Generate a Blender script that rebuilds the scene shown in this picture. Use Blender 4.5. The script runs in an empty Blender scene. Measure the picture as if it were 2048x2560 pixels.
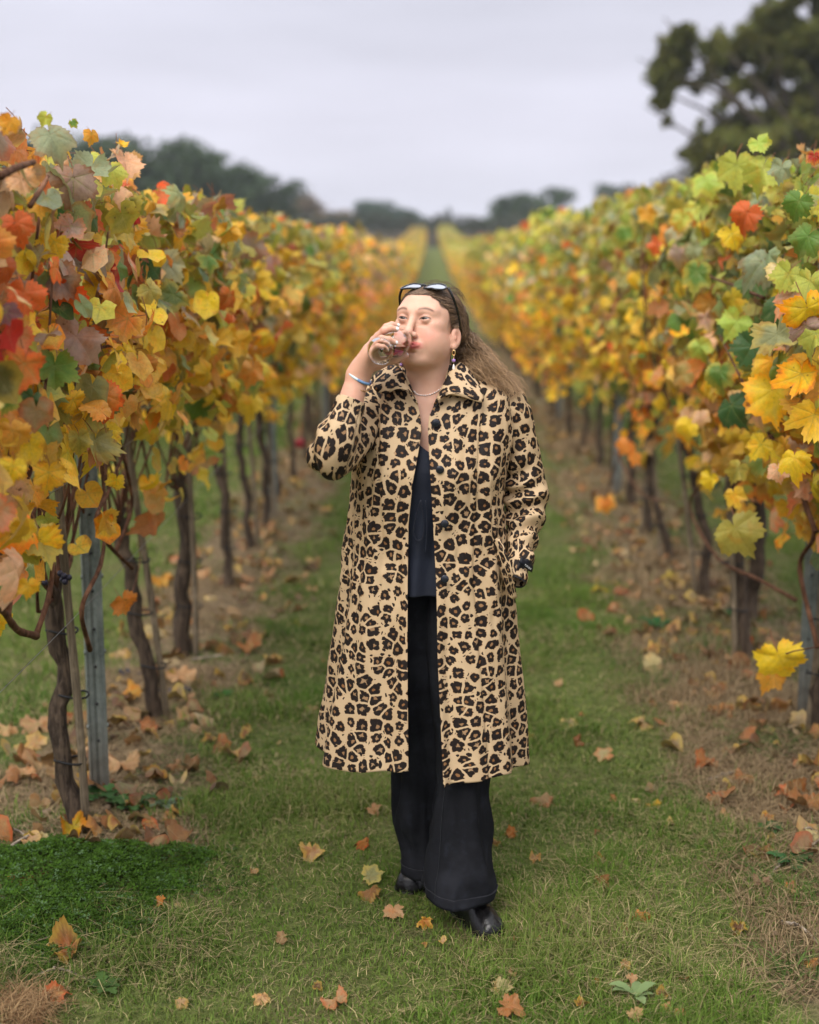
import bpy, math, random
import numpy as np
from mathutils import Matrix, Vector

scene = bpy.context.scene
COL = scene.collection
R = math.radians

# ------------------------------------------------------------------ camera
CAM = np.array([0.0, 0.0, 1.75]); FPX = 3600.0
PITCH, YAW = R(10.08), R(0.81)
cam_d = bpy.data.cameras.new('camera'); cam = bpy.data.objects.new('camera', cam_d); COL.objects.link(cam)
cam.location = CAM; cam.rotation_euler = (R(90) - PITCH, 0, YAW)
cam_d.sensor_fit = 'VERTICAL'; cam_d.sensor_height = 36.0; cam_d.sensor_width = 28.8
cam_d.lens = FPX / 2560 * 36.0
cam_d.clip_start = 0.05; cam_d.clip_end = 2000
cam_d.dof.use_dof = True; cam_d.dof.focus_distance = 3.7; cam_d.dof.aperture_fstop = 1.75
scene.camera = cam
scene.render.resolution_x, scene.render.resolution_y = 819, 1024

# ------------------------------------------------------------------ sky, sun, exposure
SUN_EL, SUN_AZ = R(48), R(205)          # overcast brightness from behind and left of the camera
w = bpy.data.worlds.new('World'); scene.world = w; w.use_nodes = True
wn, wl = w.node_tree.nodes, w.node_tree.links
wn.clear()
wo = wn.new('ShaderNodeOutputWorld'); bg = wn.new('ShaderNodeBackground'); bg.inputs['Strength'].default_value = 0.1
sky = wn.new('ShaderNodeTexSky'); sky.sky_type = 'NISHITA'; sky.sun_disc = False
sky.sun_elevation = SUN_EL; sky.sun_rotation = SUN_AZ; sky.dust_density = 4.0; sky.air_density = 1.0
tc = wn.new('ShaderNodeTexCoord'); sp = wn.new('ShaderNodeSeparateXYZ'); wl.new(tc.outputs['Generated'], sp.inputs[0])
rp = wn.new('ShaderNodeValToRGB'); wl.new(sp.outputs['Z'], rp.inputs[0])
e = rp.color_ramp.elements
e[0].position = 0.0; e[0].color = (.505, .505, .575, 1)
e[1].position = 0.09; e[1].color = (.415, .41, .475, 1)
for p_, c_ in ((.17, (.40, .40, .465, 1)), (.4, (.68, .685, .75, 1)), (1.0, (1.15, 1.16, 1.22, 1))):
    q = e.new(p_); q.color = c_
mp = wn.new('ShaderNodeMapping'); mp.inputs['Scale'].default_value = (1.6, 1.6, 9.0); wl.new(tc.outputs['Generated'], mp.inputs[0])
nz = wn.new('ShaderNodeTexNoise'); nz.inputs['Scale'].default_value = 1.7; nz.inputs['Detail'].default_value = 4; nz.inputs['Roughness'].default_value = .5
wl.new(mp.outputs[0], nz.inputs['Vector'])
mr = wn.new('ShaderNodeMapRange'); mr.inputs[1].default_value = .3; mr.inputs[2].default_value = .7; mr.inputs[3].default_value = 8.2; mr.inputs[4].default_value = 10.6
wl.new(nz.outputs['Fac'], mr.inputs[0])
vm = wn.new('ShaderNodeVectorMath'); vm.operation = 'SCALE'; wl.new(rp.outputs['Color'], vm.inputs[0]); wl.new(mr.outputs[0], vm.inputs['Scale'])
mx = wn.new('ShaderNodeMix'); mx.data_type = 'RGBA'; mx.inputs[0].default_value = 0.93
hs = wn.new('ShaderNodeHueSaturation'); hs.inputs['Saturation'].default_value = .35; wl.new(sky.outputs[0], hs.inputs['Color'])
wl.new(hs.outputs[0], mx.inputs[6]); wl.new(vm.outputs[0], mx.inputs[7])
wl.new(mx.outputs[2], bg.inputs['Color']); wl.new(bg.outputs[0], wo.inputs[0])

sun_d = bpy.data.lights.new('sun', 'SUN'); sun_d.energy = 1.5; sun_d.angle = R(35); sun_d.color = (1, .96, .9)
sun = bpy.data.objects.new('sun', sun_d); COL.objects.link(sun); sun.location = (-20, -30, 40)
sdir = Vector((math.sin(SUN_AZ) * math.cos(SUN_EL), math.cos(SUN_AZ) * math.cos(SUN_EL), math.sin(SUN_EL)))
sun.rotation_euler = sdir.to_track_quat('Z', 'Y').to_euler()

vs = scene.view_settings
vs.view_transform = 'Standard'; vs.look = 'None'; vs.exposure = 1.02; vs.gamma = 1.0; vs.use_curve_mapping = False
scene.render.engine = 'CYCLES'
cy = scene.cycles
cy.use_denoising = True
try: cy.denoiser = 'OPENIMAGEDENOISE'
except Exception: pass
cy.max_bounces = 8; cy.diffuse_bounces = 4; cy.glossy_bounces = 4; cy.transmission_bounces = 8; cy.transparent_max_bounces = 8
cy.use_adaptive_sampling = True; cy.adaptive_threshold = 0.015
cy.caustics_refractive = False; cy.caustics_reflective = False

# ------------------------------------------------------------------ helpers
RNG = np.random.RandomState(7)
Fv = np.array([-math.sin(YAW) * math.cos(PITCH), math.cos(YAW) * math.cos(PITCH), -math.sin(PITCH)])
Rv = np.array([math.cos(YAW), math.sin(YAW), 0.0]); Uv = np.cross(Rv, Fv)
def ray(px, py):
    return Fv + Rv * (px - 1024) / FPX - Uv * (py - 1280) / FPX
def at(px, py, Y):                       # a photograph point at the distance Y
    d = ray(px, py); return CAM + d * (Y / d[1])
def atx(px, py, x):                      # ... on the vertical plane of a row
    d = ray(px, py); return CAM + d * (x / d[0])
def gz(x, y):                            # height of the ground
    y = np.clip(np.asarray(y, float), 0, 132)
    return 2.0e-4 * np.clip(y - 20, 0, None) ** 2
def on_ground(px, py):
    d = ray(px, py); t = (0 - CAM[2]) / d[2]
    for _ in range(6):
        p = CAM + d * t; t += (gz(p[0], p[1]) - p[2]) / d[2]
    return CAM + d * t
_lat = np.random.RandomState(3).rand(256, 256)
def vnoise(x, y):
    x = np.asarray(x, float); y = np.asarray(y, float)
    xi = np.floor(x).astype(int); yi = np.floor(y).astype(int); fx = x - xi; fy = y - yi
    fx = fx * fx * (3 - 2 * fx); fy = fy * fy * (3 - 2 * fy)
    a = _lat[xi % 256, yi % 256]; b = _lat[(xi + 1) % 256, yi % 256]; c = _lat[xi % 256, (yi + 1) % 256]; d = _lat[(xi + 1) % 256, (yi + 1) % 256]
    return (a * (1 - fx) + b * fx) * (1 - fy) + (c * (1 - fx) + d * fx) * fy
def fbm(x, y, o=3):
    s = 0; a = .5; t = 0
    for i in range(o):
        s = s + a * vnoise(np.asarray(x) * 2 ** i + 17.3 * i, np.asarray(y) * 2 ** i + 5.1 * i); t += a; a *= .5
    return s / t
def smooth(a, b, x):
    t = np.clip((np.asarray(x, float) - a) / (b - a), 0, 1); return t * t * (3 - 2 * t)
def nrm(v):
    v = np.asarray(v, float); return v / (np.linalg.norm(v) + 1e-12)

def fast_mesh(name, V, F, mats=(), attrs=None, uv=None, flat=False):
    """F: list of index arrays, one per polygon size"""
    me = bpy.data.meshes.new(name)
    V = np.asarray(V, np.float32)
    if not isinstance(F, (list, tuple)): F = [F]
    F = [np.asarray(f, np.int32) for f in F if len(f)]
    me.vertices.add(len(V)); me.vertices.foreach_set('co', V.ravel())
    nl = sum(f.size for f in F); npoly = sum(len(f) for f in F)
    me.loops.add(nl); me.loops.foreach_set('vertex_index', np.concatenate([f.ravel() for f in F]))
    me.polygons.add(npoly)
    tot = np.concatenate([np.full(len(f), f.shape[1], np.int32) for f in F])
    start = np.concatenate([[0], np.cumsum(tot)[:-1]]).astype(np.int32)
    me.polygons.foreach_set('loop_start', start)
    try: me.polygons.foreach_set('loop_total', tot)
    except Exception: pass
    me.polygons.foreach_set('use_smooth', np.full(npoly, not flat))
    for m in mats: me.materials.append(m)
    me.update(calc_edges=True)
    for k, a in (attrs or {}).items():
        a = np.asarray(a, np.float32)
        if a.ndim == 1: me.attributes.new(k, 'FLOAT', 'POINT').data.foreach_set('value', a)
        elif a.shape[1] == 4: me.attributes.new(k, 'FLOAT_COLOR', 'POINT').data.foreach_set('color', a.ravel())
        else: me.attributes.new(k, 'FLOAT_VECTOR', 'POINT').data.foreach_set('vector', a.ravel())
    if uv is not None:
        ul = me.uv_layers.new(name='UVMap'); li = np.concatenate([f.ravel() for f in F])
        ul.data.foreach_set('uv', np.asarray(uv, np.float32)[li].ravel())
    return me
def link(name, data, parent=None, loc=None):
    o = bpy.data.objects.new(name, data); COL.objects.link(o)
    if parent is not None: o.parent = parent
    if loc is not None: o.location = loc
    return o
def tag(o, label=None, cat=None, group=None, kind=None):
    if label: o['label'] = label
    if cat: o['category'] = cat
    if group: o['group'] = group
    if kind: o['kind'] = kind
    return o
def empty(name, loc, label, cat, group=None):
    o = link(name, None, None, loc); o.empty_display_size = .1
    return tag(o, label, cat, group)

def rgba(c): return np.concatenate([c, np.ones((len(c), 1))], 1)
def curve_pts(P, n):
    P = np.asarray(P, float); m = len(P)
    if m < 3: t = np.linspace(0, 1, n)[:, None]; return P[0] * (1 - t) + P[-1] * t
    Q = np.vstack([2 * P[0] - P[1], P, 2 * P[-1] - P[-2]]); out = []
    for t in np.linspace(0, m - 1 - 1e-9, n):
        i = int(t); f = t - i; a, b, c, d = Q[i], Q[i + 1], Q[i + 2], Q[i + 3]
        out.append(.5 * (2 * b + (c - a) * f + (2 * a - 5 * b + 4 * c - d) * f * f + (3 * b - a - 3 * c + d) * f ** 3))
    return np.array(out)
class MB:                                # collects geometry for one mesh
    def __init__(s): s.V = []; s.F3 = []; s.F4 = []; s.A = {}; s.n = 0
    def add(s, V, F, **attrs):
        V = np.asarray(V, float).reshape(-1, 3); F = np.asarray(F, int)
        s.V.append(V); (s.F3 if F.shape[1] == 3 else s.F4).append(F + s.n)
        for k, a in attrs.items():
            a = np.asarray(a, float)
            if a.ndim == 0: a = np.full(len(V), float(a))
            elif a.ndim == 1 and len(a) in (3, 4) and len(a) != len(V): a = np.tile(a, (len(V), 1))
            s.A.setdefault(k, []).append(a)
        s.n += len(V); return s
    def tube(s, P, r, n=6, cap=True, pathat=None, **at_):
        P = np.asarray(P, float); r = np.broadcast_to(np.asarray(r, float), (len(P),))
        T = np.gradient(P, axis=0); T /= np.linalg.norm(T, axis=1)[:, None] + 1e-12
        a = np.array([0, 0, 1.0]) if abs(T[0][2]) < .9 else np.array([1.0, 0, 0])
        N = np.cross(T[0], a); N /= np.linalg.norm(N); th = np.linspace(0, 2 * np.pi, n, endpoint=False); V = []
        for i in range(len(P)):
            N = N - T[i] * N.dot(T[i]); N /= np.linalg.norm(N) + 1e-12; B = np.cross(T[i], N)
            V.append(P[i] + r[i] * (np.cos(th)[:, None] * N + np.sin(th)[:, None] * B))
        V = np.concatenate(V); k = np.arange(len(P) - 1)[:, None] * n; j = np.arange(n)[None]; j2 = (j + 1) % n
        F = np.stack([k + j, k + j2, k + n + j2, k + n + j], -1).reshape(-1, 4)
        at2 = dict(at_); at2.update({q: np.repeat(np.asarray(v, float), n, 0) for q, v in (pathat or {}).items()})
        n0 = s.n; s.add(V, F, **at2)
        if cap and n >= 3:
            if n == 4:
                s.F4.append(np.array([[3, 2, 1, 0]]) + n0); s.F4.append(np.array([[0, 1, 2, 3]]) + n0 + (len(P) - 1) * n)
            else:
                f = np.array([[0, i + 1, i] for i in range(1, n - 1)]); s.F3.append(f + n0); s.F3.append(f[:, ::-1] + n0 + (len(P) - 1) * n)
        return s
    def box(s, c, h, rot=None, **at_):
        q = np.array([[x, y, z] for x in (-1, 1) for y in (-1, 1) for z in (-1, 1)], float) * np.asarray(h, float)
        if rot is not None: q = q @ np.asarray(rot).T
        F = np.array([[0, 1, 3, 2], [4, 6, 7, 5], [0, 4, 5, 1], [2, 3, 7, 6], [0, 2, 6, 4], [1, 5, 7, 3]])
        return s.add(q + np.asarray(c, float), F, **at_)
    def sphere(s, c, r, nu=10, nv=7, **at_):
        u = np.linspace(0, 2 * np.pi, nu, endpoint=False); v = np.linspace(0, np.pi, nv + 1)
        V = np.stack([np.outer(np.sin(v), np.cos(u)), np.outer(np.sin(v), np.sin(u)), np.outer(np.cos(v), np.ones(nu))], -1).reshape(-1, 3) * np.asarray(r, float) + np.asarray(c, float)
        k = np.arange(nv)[:, None] * nu; j = np.arange(nu)[None]; j2 = (j + 1) % nu
        return s.add(V, np.stack([k + j, k + nu + j, k + nu + j2, k + j2], -1).reshape(-1, 4), **at_)
    def mesh(s, name, *mats, flat=False):
        V = np.concatenate(s.V); F = []
        if s.F3: F.append(np.concatenate(s.F3))
        if s.F4: F.append(np.concatenate(s.F4))
        return fast_mesh(name, V, F, mats, {k: np.concatenate(a) for k, a in s.A.items()}, flat=flat)
    def obj(s, name, mat, parent=None, origin=(0, 0, 0), flat=False):
        s.V = [v - np.asarray(origin, float) for v in s.V]
        return link(name, s.mesh(name, mat, flat=flat), parent)

# ---- node shorthand
class NT:
    def __init__(s, name):
        s.m = bpy.data.materials.new(name); s.m.use_nodes = True; s.t = s.m.node_tree; s.t.nodes.clear()
        s.out = s.t.nodes.new('ShaderNodeOutputMaterial')
    def n(s, typ, **kw):
        nd = s.t.nodes.new('ShaderNode' + typ)
        for k, v in kw.items():
            if k.startswith('i_'):
                key = k[2:]; key = int(key) if key.isdigit() else key.replace('_', ' ')
                s.put(nd.inputs[key], v)
            else: setattr(nd, k, v)
        return nd
    def put(s, sock, v):
        if isinstance(v, bpy.types.NodeSocket): s.t.links.new(v, sock)
        elif isinstance(v, bpy.types.Node): s.t.links.new(v.outputs[0], sock)
        else:
            if isinstance(v, (tuple, list)) and len(v) == 3 and sock.type == 'RGBA': v = tuple(v) + (1,)
            sock.default_value = v
    def math(s, op, a, b=None, c=None, clamp=False):
        nd = s.t.nodes.new('ShaderNodeMath'); nd.operation = op; nd.use_clamp = clamp
        s.put(nd.inputs[0], a)
        if b is not None: s.put(nd.inputs[1], b)
        if c is not None: s.put(nd.inputs[2], c)
        return nd.outputs[0]
    def mix(s, f, a, b, mode='MIX'):
        nd = s.t.nodes.new('ShaderNodeMix'); nd.data_type = 'RGBA'; nd.blend_type = mode; nd.clamp_factor = True
        s.put(nd.inputs[0], f); s.put(nd.inputs[6], a); s.put(nd.inputs[7], b); return nd.outputs[2]
    def rng(s, x, a, b, c=0., d=1., sm=True):
        nd = s.t.nodes.new('ShaderNodeMapRange'); nd.interpolation_type = 'SMOOTHSTEP' if sm else 'LINEAR'
        s.put(nd.inputs[0], x)
        for i, v in enumerate((a, b, c, d)): s.put(nd.inputs[i + 1], v)
        return nd.outputs[0]
    def noise(s, vec, scale, detail=3, rough=.55, dist=0.):
        nd = s.n('TexNoise'); nd.inputs['Scale'].default_value = scale; nd.inputs['Detail'].default_value = detail
        nd.inputs['Roughness'].default_value = rough; nd.inputs['Distortion'].default_value = dist
        if vec is not None: s.put(nd.inputs['Vector'], vec)
        return nd
    def attr(s, name, typ='GEOMETRY'):
        return s.n('Attribute', attribute_name=name, attribute_type=typ)
    def bump(s, h, strength=.3, dist=.01):
        return s.n('Bump', i_Height=h, i_Strength=strength, i_Distance=dist).outputs[0]
    def principled(s, color, rough=.6, spec=.3, normal=None, **kw):
        p = s.n('BsdfPrincipled'); s.put(p.inputs['Base Color'], color); s.put(p.inputs['Roughness'], rough); s.put(p.inputs['Specular IOR Level'], spec)
        if normal is not None: s.put(p.inputs['Normal'], normal)
        for k, v in kw.items(): s.put(p.inputs[k.replace('_', ' ')], v)
        return p
    def done(s, sh):
        s.put(s.out.inputs['Surface'], sh if not isinstance(sh, bpy.types.Node) else sh.outputs[0]); return s.m

def mat_simple(name, col, rough=.6, spec=.3, var=.25, scale=20., bump=.2, bscale=60., metallic=0., coat=0.):
    t = NT(name); ob = t.n('TexCoord').outputs['Object']
    n1 = t.noise(ob, scale, 4); f = t.rng(n1.outputs[0], .3, .7)
    c = t.mix(f, tuple(x * (1 - var) for x in col), tuple(min(1, x * (1 + var)) for x in col))
    n2 = t.noise(ob, bscale, 3)
    return t.done(t.principled(c, rough, spec, t.bump(n2.outputs[0], bump, .004), Metallic=metallic, Coat_Weight=coat))

# ------------------------------------------------------------------ vineyard materials
def mat_leaf(name, trans=.34, brown=.5, tone=None):
    t = NT(name)
    base = t.mix(1.0, t.n('ObjectInfo').outputs['Color'], t.attr('tint').outputs['Color'], 'MULTIPLY')
    rnd = t.math('ADD', t.n('ObjectInfo').outputs['Random'], t.attr('rnd').outputs['Fac'])
    luv = t.attr('luv').outputs['Vector']
    off = t.n('VectorMath', operation='ADD'); t.put(off.inputs[0], luv)
    cmb = t.n('CombineXYZ'); t.put(cmb.inputs[0], t.math('MULTIPLY', rnd, 37.)); t.put(cmb.inputs[1], t.math('MULTIPLY', rnd, 91.)); t.put(off.inputs[1], cmb.outputs[0])
    edge = t.attr('edge').outputs['Fac']; vein = t.attr('vein').outputs['Fac']
    n1 = t.noise(off.outputs[0], 2.6, 4, .6, .4); n2 = t.noise(off.outputs[0], 14, 3, .6)
    warm = t.mix(1.0, base, (1.12, .80, .60), 'MULTIPLY'); pale = t.mix(.35, base, (.5, .44, .2))
    c = t.mix(t.math('MULTIPLY', t.rng(n1.outputs[0], .48, .68), .8), base, warm)
    c = t.mix(t.math('MULTIPLY', t.rng(n1.outputs[0], .46, .30), .6), c, pale)
    eg = t.math('MULTIPLY', t.rng(t.math('ADD', edge, t.math('MULTIPLY', t.math('SUBTRACT', n1.outputs[0], .5), .9)), .45, .95), t.rng(t.math('FRACT', t.math('MULTIPLY', rnd, 5.13)), .3, .8))
    c = t.mix(t.math('MULTIPLY', eg, .7), c, t.mix(t.rng(t.math('FRACT', t.math('MULTIPLY', rnd, 11.7)), .22, .30), t.mix(1.0, c, (1.35, .62, .45), 'MULTIPLY'), t.mix(.6, c, (.72, .52, .08))))
    gv = t.math('MULTIPLY', t.math('MULTIPLY', t.math('POWER', t.math('MAXIMUM', vein, 0.), 4.), t.rng(edge, 1.0, .3)), t.rng(t.math('FRACT', t.math('MULTIPLY', rnd, 2.91)), .5, .7))
    c = t.mix(t.math('MULTIPLY', gv, .55), c, (.20, .27, .05))
    c = t.mix(t.math('MULTIPLY', t.rng(n2.outputs[0], .40, .62), .35), c, t.mix(1.0, c, (.6, .62, .6), 'MULTIPLY'))
    vf = t.math('MULTIPLY', t.math('POWER', t.math('MAXIMUM', vein, 0.), 14.), .38)
    c = t.mix(vf, c, t.mix(.5, c, (.55, .5, .26)))
    ef = t.math('ADD', edge, t.math('MULTIPLY', t.math('SUBTRACT', n1.outputs[0], .5), 1.3))
    ef = t.math('MULTIPLY', t.rng(ef, .86, 1.08), t.math('MULTIPLY', t.rng(t.math('FRACT', t.math('MULTIPLY', rnd, 7.31)), .25, .9), brown))
    c = t.mix(ef, c, (.20, .075, .03))
    sp_ = t.math('MULTIPLY', t.rng(t.noise(off.outputs[0], 9, 2, .5).outputs[0], .66, .72), t.rng(t.math('FRACT', t.math('MULTIPLY', rnd, 3.77)), .45, .6))
    c = t.mix(t.math('MULTIPLY', sp_, .7), c, (.13, .05, .02))
    st = t.math('LESS_THAN', edge, -.5); c = t.mix(st, c, (.28, .12, .06))
    c = t.mix(t.math('MULTIPLY', t.n('NewGeometry').outputs['Backfacing'], .45), c, t.mix(.5, c, (.33, .34, .24)))
    if tone: c = t.mix(1.0, c, tone, 'MULTIPLY')
    h = t.math('ADD', t.math('MULTIPLY', n2.outputs[0], .5), t.math('MULTIPLY', t.math('POWER', t.math('MAXIMUM', vein, 0.), 8.), -.5))
    p = t.principled(c, .5, .22, t.bump(h, .35, .006))
    tr = t.n('BsdfTranslucent'); t.put(tr.inputs[0], t.mix(1.0, c, (1.15, 1.05, .7), 'MULTIPLY'))
    ms = t.n('MixShader'); ms.inputs[0].default_value = trans; t.put(ms.inputs[1], p.outputs[0]); t.put(ms.inputs[2], tr.outputs[0])
    return t.done(ms)
M_LEAF = mat_leaf('vine_leaf'); M_DRY = mat_leaf('dry_leaf', .12, .35, (.80, .82, .70))

def mat_bark(name, a, b, sc=26., stretch=.12):
    t = NT(name); ob = t.n('TexCoord').outputs['Object']
    mpn = t.n('Mapping'); t.put(mpn.inputs[0], ob); mpn.inputs['Scale'].default_value = (1, 1, stretch)
    n1 = t.noise(mpn.outputs[0], sc, 5, .65, .5); n2 = t.noise(mpn.outputs[0], sc * 4, 3, .6)
    f = t.rng(n1.outputs[0], .32, .68)
    c = t.mix(f, a, b); c = t.mix(t.rng(t.noise(ob, 9, 3).outputs[0], .5, .75), c, tuple(x * 1.5 for x in b))
    h = t.math('ADD', n1.outputs[0], t.math('MULTIPLY', n2.outputs[0], .4))
    return t.done(t.principled(c, .9, .15, t.bump(h, .9, .012)))
M_BARK = mat_bark('vine_bark', (.030, .021, .015), (.105, .075, .052), 70.)
M_CANE = mat_bark('vine_cane', (.060, .026, .014), (.165, .080, .045), 40., .3)
M_STAKE = mat_bark('weathered_stake', (.085, .065, .042), (.23, .18, .12), 90., .05)
M_TIE = mat_simple('black_tie', (.012, .012, .013), .6, .3)
M_TREEBARK = mat_bark('tree_bark', (.03, .026, .02), (.075, .06, .045), 3., .2)

def mat_steel():
    t = NT('galvanised_steel'); ob = t.n('TexCoord').outputs['Object']
    n1 = t.noise(ob, 14, 5, .65); n2 = t.noise(ob, 130, 2)
    c = t.mix(t.rng(n1.outputs[0], .3, .7), (.11, .130, .122), (.255, .28, .262))
    c = t.mix(t.rng(n2.outputs[0], .62, .75), c, (.30, .32, .31))
    c = t.mix(t.math('MULTIPLY', t.rng(t.n('SeparateXYZ', i_0=ob).outputs[2], .35, .0), .5), c, (.16, .12, .08))
    return t.done(t.principled(c, .48, .5, t.bump(n1.outputs[0], .15, .004), Metallic=.55))
M_STEEL = mat_steel()
M_HOLE = mat_simple('post_hole', (.03, .03, .03), .8)
M_WIRE = mat_simple('wire', (.22, .22, .22), .45, .5, metallic=.8)

ROW_L, ROW_R, SP = -1.07, 1.39, 2.46
def row_dist(x):
    f = (np.asarray(x) - ROW_L) / SP; return np.abs(f - np.round(f)) * SP
def mat_ground():
    t = NT('vineyard_ground'); ob = t.n('TexCoord').outputs['Object']; xyz = t.n('SeparateXYZ', i_0=ob)
    f = t.math('DIVIDE', t.math('SUBTRACT', xyz.outputs[0], ROW_L), SP)
    d = t.math('MULTIPLY', t.math('ABSOLUTE', t.math('SUBTRACT', f, t.math('ROUND', f))), SP)
    nb = t.noise(ob, 2.2, 4, .6); nf = t.noise(ob, 22, 5, .65); ng = t.noise(ob, 120, 3, .6); nl = t.noise(ob, .35, 3)
    ds = t.math('ADD', d, t.math('MULTIPLY', t.math('SUBTRACT', nb.outputs[0], .5), .55))
    ds = t.math('ADD', ds, t.math('MULTIPLY', t.rng(t.noise(ob, 1.6, 4).outputs[0], .50, .66), .30)); wide = t.math('MULTIPLY', t.math('GREATER_THAN', xyz.outputs[0], 0.), t.rng(xyz.outputs[1], 9.5, 5.5, 0., .17)); soil = t.rng(t.math('SUBTRACT', ds, wide), .40, .25)
    inrows = t.math('MULTIPLY', t.math('LESS_THAN', xyz.outputs[1], 131.), t.math('GREATER_THAN', xyz.outputs[1], t.math('ADD', t.math('MULTIPLY', t.math('LESS_THAN', xyz.outputs[0], 0.), 11.85), t.math('ADD', -8., t.math('MULTIPLY', nb.outputs[0], .4)))))
    soil = t.math('MULTIPLY', soil, inrows)
    gcol = t.mix(t.rng(nf.outputs[0], .3, .7), (.075, .10, .024), (.18, .205, .062))
    gcol = t.mix(t.rng(nb.outputs[0], .45, .7), gcol, (.145, .135, .055))
    gcol = t.mix(t.math('MULTIPLY', t.rng(xyz.outputs[1], 10., 30.), .8), gcol, t.mix(nl.outputs[0], (.12, .165, .046), (.185, .21, .075)))
    scol = t.mix(t.rng(nf.outputs[0], .28, .72), (.105, .074, .042), (.35, .262, .155))
    scol = t.mix(t.rng(ng.outputs[0], .56, .70), scol, (.44, .34, .21)); scol = t.mix(t.math('MULTIPLY', t.rng(ng.outputs[0], .42, .32), .7), scol, (.05, .036, .022))
    scol = t.mix(t.math('MULTIPLY', t.rng(t.noise(ob, 4.5, 4, .6).outputs[0], .52, .64), .6), scol, (.085, .11, .032))
    c = t.mix(soil, gcol, scol)
    h = t.math('ADD', nf.outputs[0], t.math('MULTIPLY', ng.outputs[0], .5))
    return t.done(t.principled(c, .95, .1, t.bump(h, 1.0, .045)))
def stretch(a, b, n, p):
    return a + (b - a) * np.linspace(0, 1, n) ** p
gx = np.unique(np.round(np.concatenate([-stretch(5, 400, 30, 3)[::-1], np.arange(-5, 5.01, .08), stretch(5, 400, 30, 3)]), 4))
gy = np.unique(np.round(np.concatenate([[-60, -30, -10], np.arange(-4, 2, .5), np.arange(2, 14, .08), stretch(14, 160, 90, 1.5), stretch(160, 900, 20, 1.6)]), 4))
GX, GY = np.meshgrid(gx, gy, indexing='ij')
def bumps(x, y):
    x = np.asarray(x, float); y = np.asarray(y, float)
    fade = smooth(30, 12, y) * smooth(5.2, 4.2, np.abs(x))
    lane = np.exp(-((row_dist(x)) / .35) ** 2) * .02
    return fade * ((fbm(x * 1.3 + 9, y * 1.3, 2) - .5) * .03 + lane + (fbm(x * 7, y * 7, 2) - .5) * .022 * smooth(.6, .2, row_dist(x)))
def gh(x, y): return gz(x, y) + bumps(x, y)
GZ = gh(GX, GY); nx_, ny_ = GX.shape
I = np.arange(nx_ * ny_).reshape(nx_, ny_)
ground = link('ground', fast_mesh('ground', np.stack([GX, GY, GZ], -1).reshape(-1, 3), np.stack([I[:-1, :-1], I[1:, :-1], I[1:, 1:], I[:-1, 1:]], -1).reshape(-1, 4), [mat_ground()]))
tag(ground, 'ground of the vineyard with grass alleys and bare strips under the vines', kind='structure')
# ------------------------------------------------------------------ grass, clover, dry stalks
def mat_blade(name, trans=.2, rough=.6):
    t = NT(name); c = t.attr('tint').outputs['Color']
    p = t.principled(c, rough, .08); tr = t.n('BsdfTranslucent'); t.put(tr.inputs[0], c)
    ms = t.n('MixShader'); ms.inputs[0].default_value = trans; t.put(ms.inputs[1], p.outputs[0]); t.put(ms.inputs[2], tr.outputs[0])
    return t.done(ms)
M_BLADE = mat_blade('grass_blade', .25)
def blades(X, Y, H, W, lean, col, segs=2, flat=0.):
    n = len(X); az = RNG.rand(n) * 2 * np.pi; d = np.stack([np.cos(az), np.sin(az)], -1)
    side = np.stack([-d[:, 1], d[:, 0], np.zeros(n)], -1) * (W / 2)[:, None]
    z0 = gh(X, Y) - .004; base = np.stack([X, Y, z0], -1)
    vs_ = []
    for k in range(segs):
        q = k / segs; off = np.concatenate([d * (lean * H * q ** 1.8)[:, None], (H * q * (1 - .35 * lean * q))[:, None]], 1)
        wq = 1 - .55 * q; vs_ += [base + off - side * wq, base + off + side * wq]
    tip = np.concatenate([d * (lean * H)[:, None], (H * (1 - .45 * lean))[:, None]], 1)
    tip[:, 2] = np.maximum(tip[:, 2], .004)
    vs_.append(base + tip); m = 2 * segs + 1
    V = np.stack(vs_, 1).reshape(-1, 3); b = np.arange(n)[:, None] * m; T = []; Q = []
    for k in range(segs - 1): Q.append(b + np.array([[2 * k, 2 * k + 1, 2 * k + 3, 2 * k + 2]]))
    T.append(b + np.array([[m - 3, m - 2, m - 1]]))
    return V, np.concatenate(T), (np.concatenate(Q) if Q else np.zeros((0, 4), int)), np.repeat(col, m, 0)
def grass_cols(x, y, straw=.22):
    n = len(x); g1 = np.array([.050, .110, .014]); g2 = np.array([.118, .188, .028]); g3 = np.array([.20, .225, .062]); st = np.array([.36, .29, .145])
    a = np.clip(fbm(x * 1.1, y * 1.1, 3) * 1.6 - .3 + RNG.randn(n) * .22, 0, 1)[:, None]
    c = g1 * (1 - a) + g2 * a
    b = (np.clip(fbm(x * 2.3 + 40, y * 2.3, 3) * 2.2 - .75, 0, 1) * RNG.rand(n))[:, None]; c = c * (1 - b) + g3 * b
    pr = straw * (.35 + 1.7 * np.clip(fbm(x * 1.7 + 80, y * 1.7 + 3, 3) * 2 - .55, 0, 1))
    m = RNG.rand(n) < pr; c[m] = st * (.55 + .8 * RNG.rand(m.sum()))[:, None]
    return rgba(c * (.75 + .5 * RNG.rand(n))[:, None]), m
CLOV = [(-1.02, 3.82, .32, .27), (-.88, 3.55, .20, .20), (-1.10, 3.55, .24, .24), (-.86, 3.98, .20, .11), (-.98, 3.42, .16, .13)]
def clover_d(x, y):
    d = np.full(np.shape(x), 9.)
    for cx, cy_, rx, ry in CLOV: d = np.minimum(d, np.hypot((x - cx) / rx, (y - cy_) / ry))
    return d + (fbm(np.asarray(x) * 6, np.asarray(y) * 6, 2) - .5) * .7
LAWN = []
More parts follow.
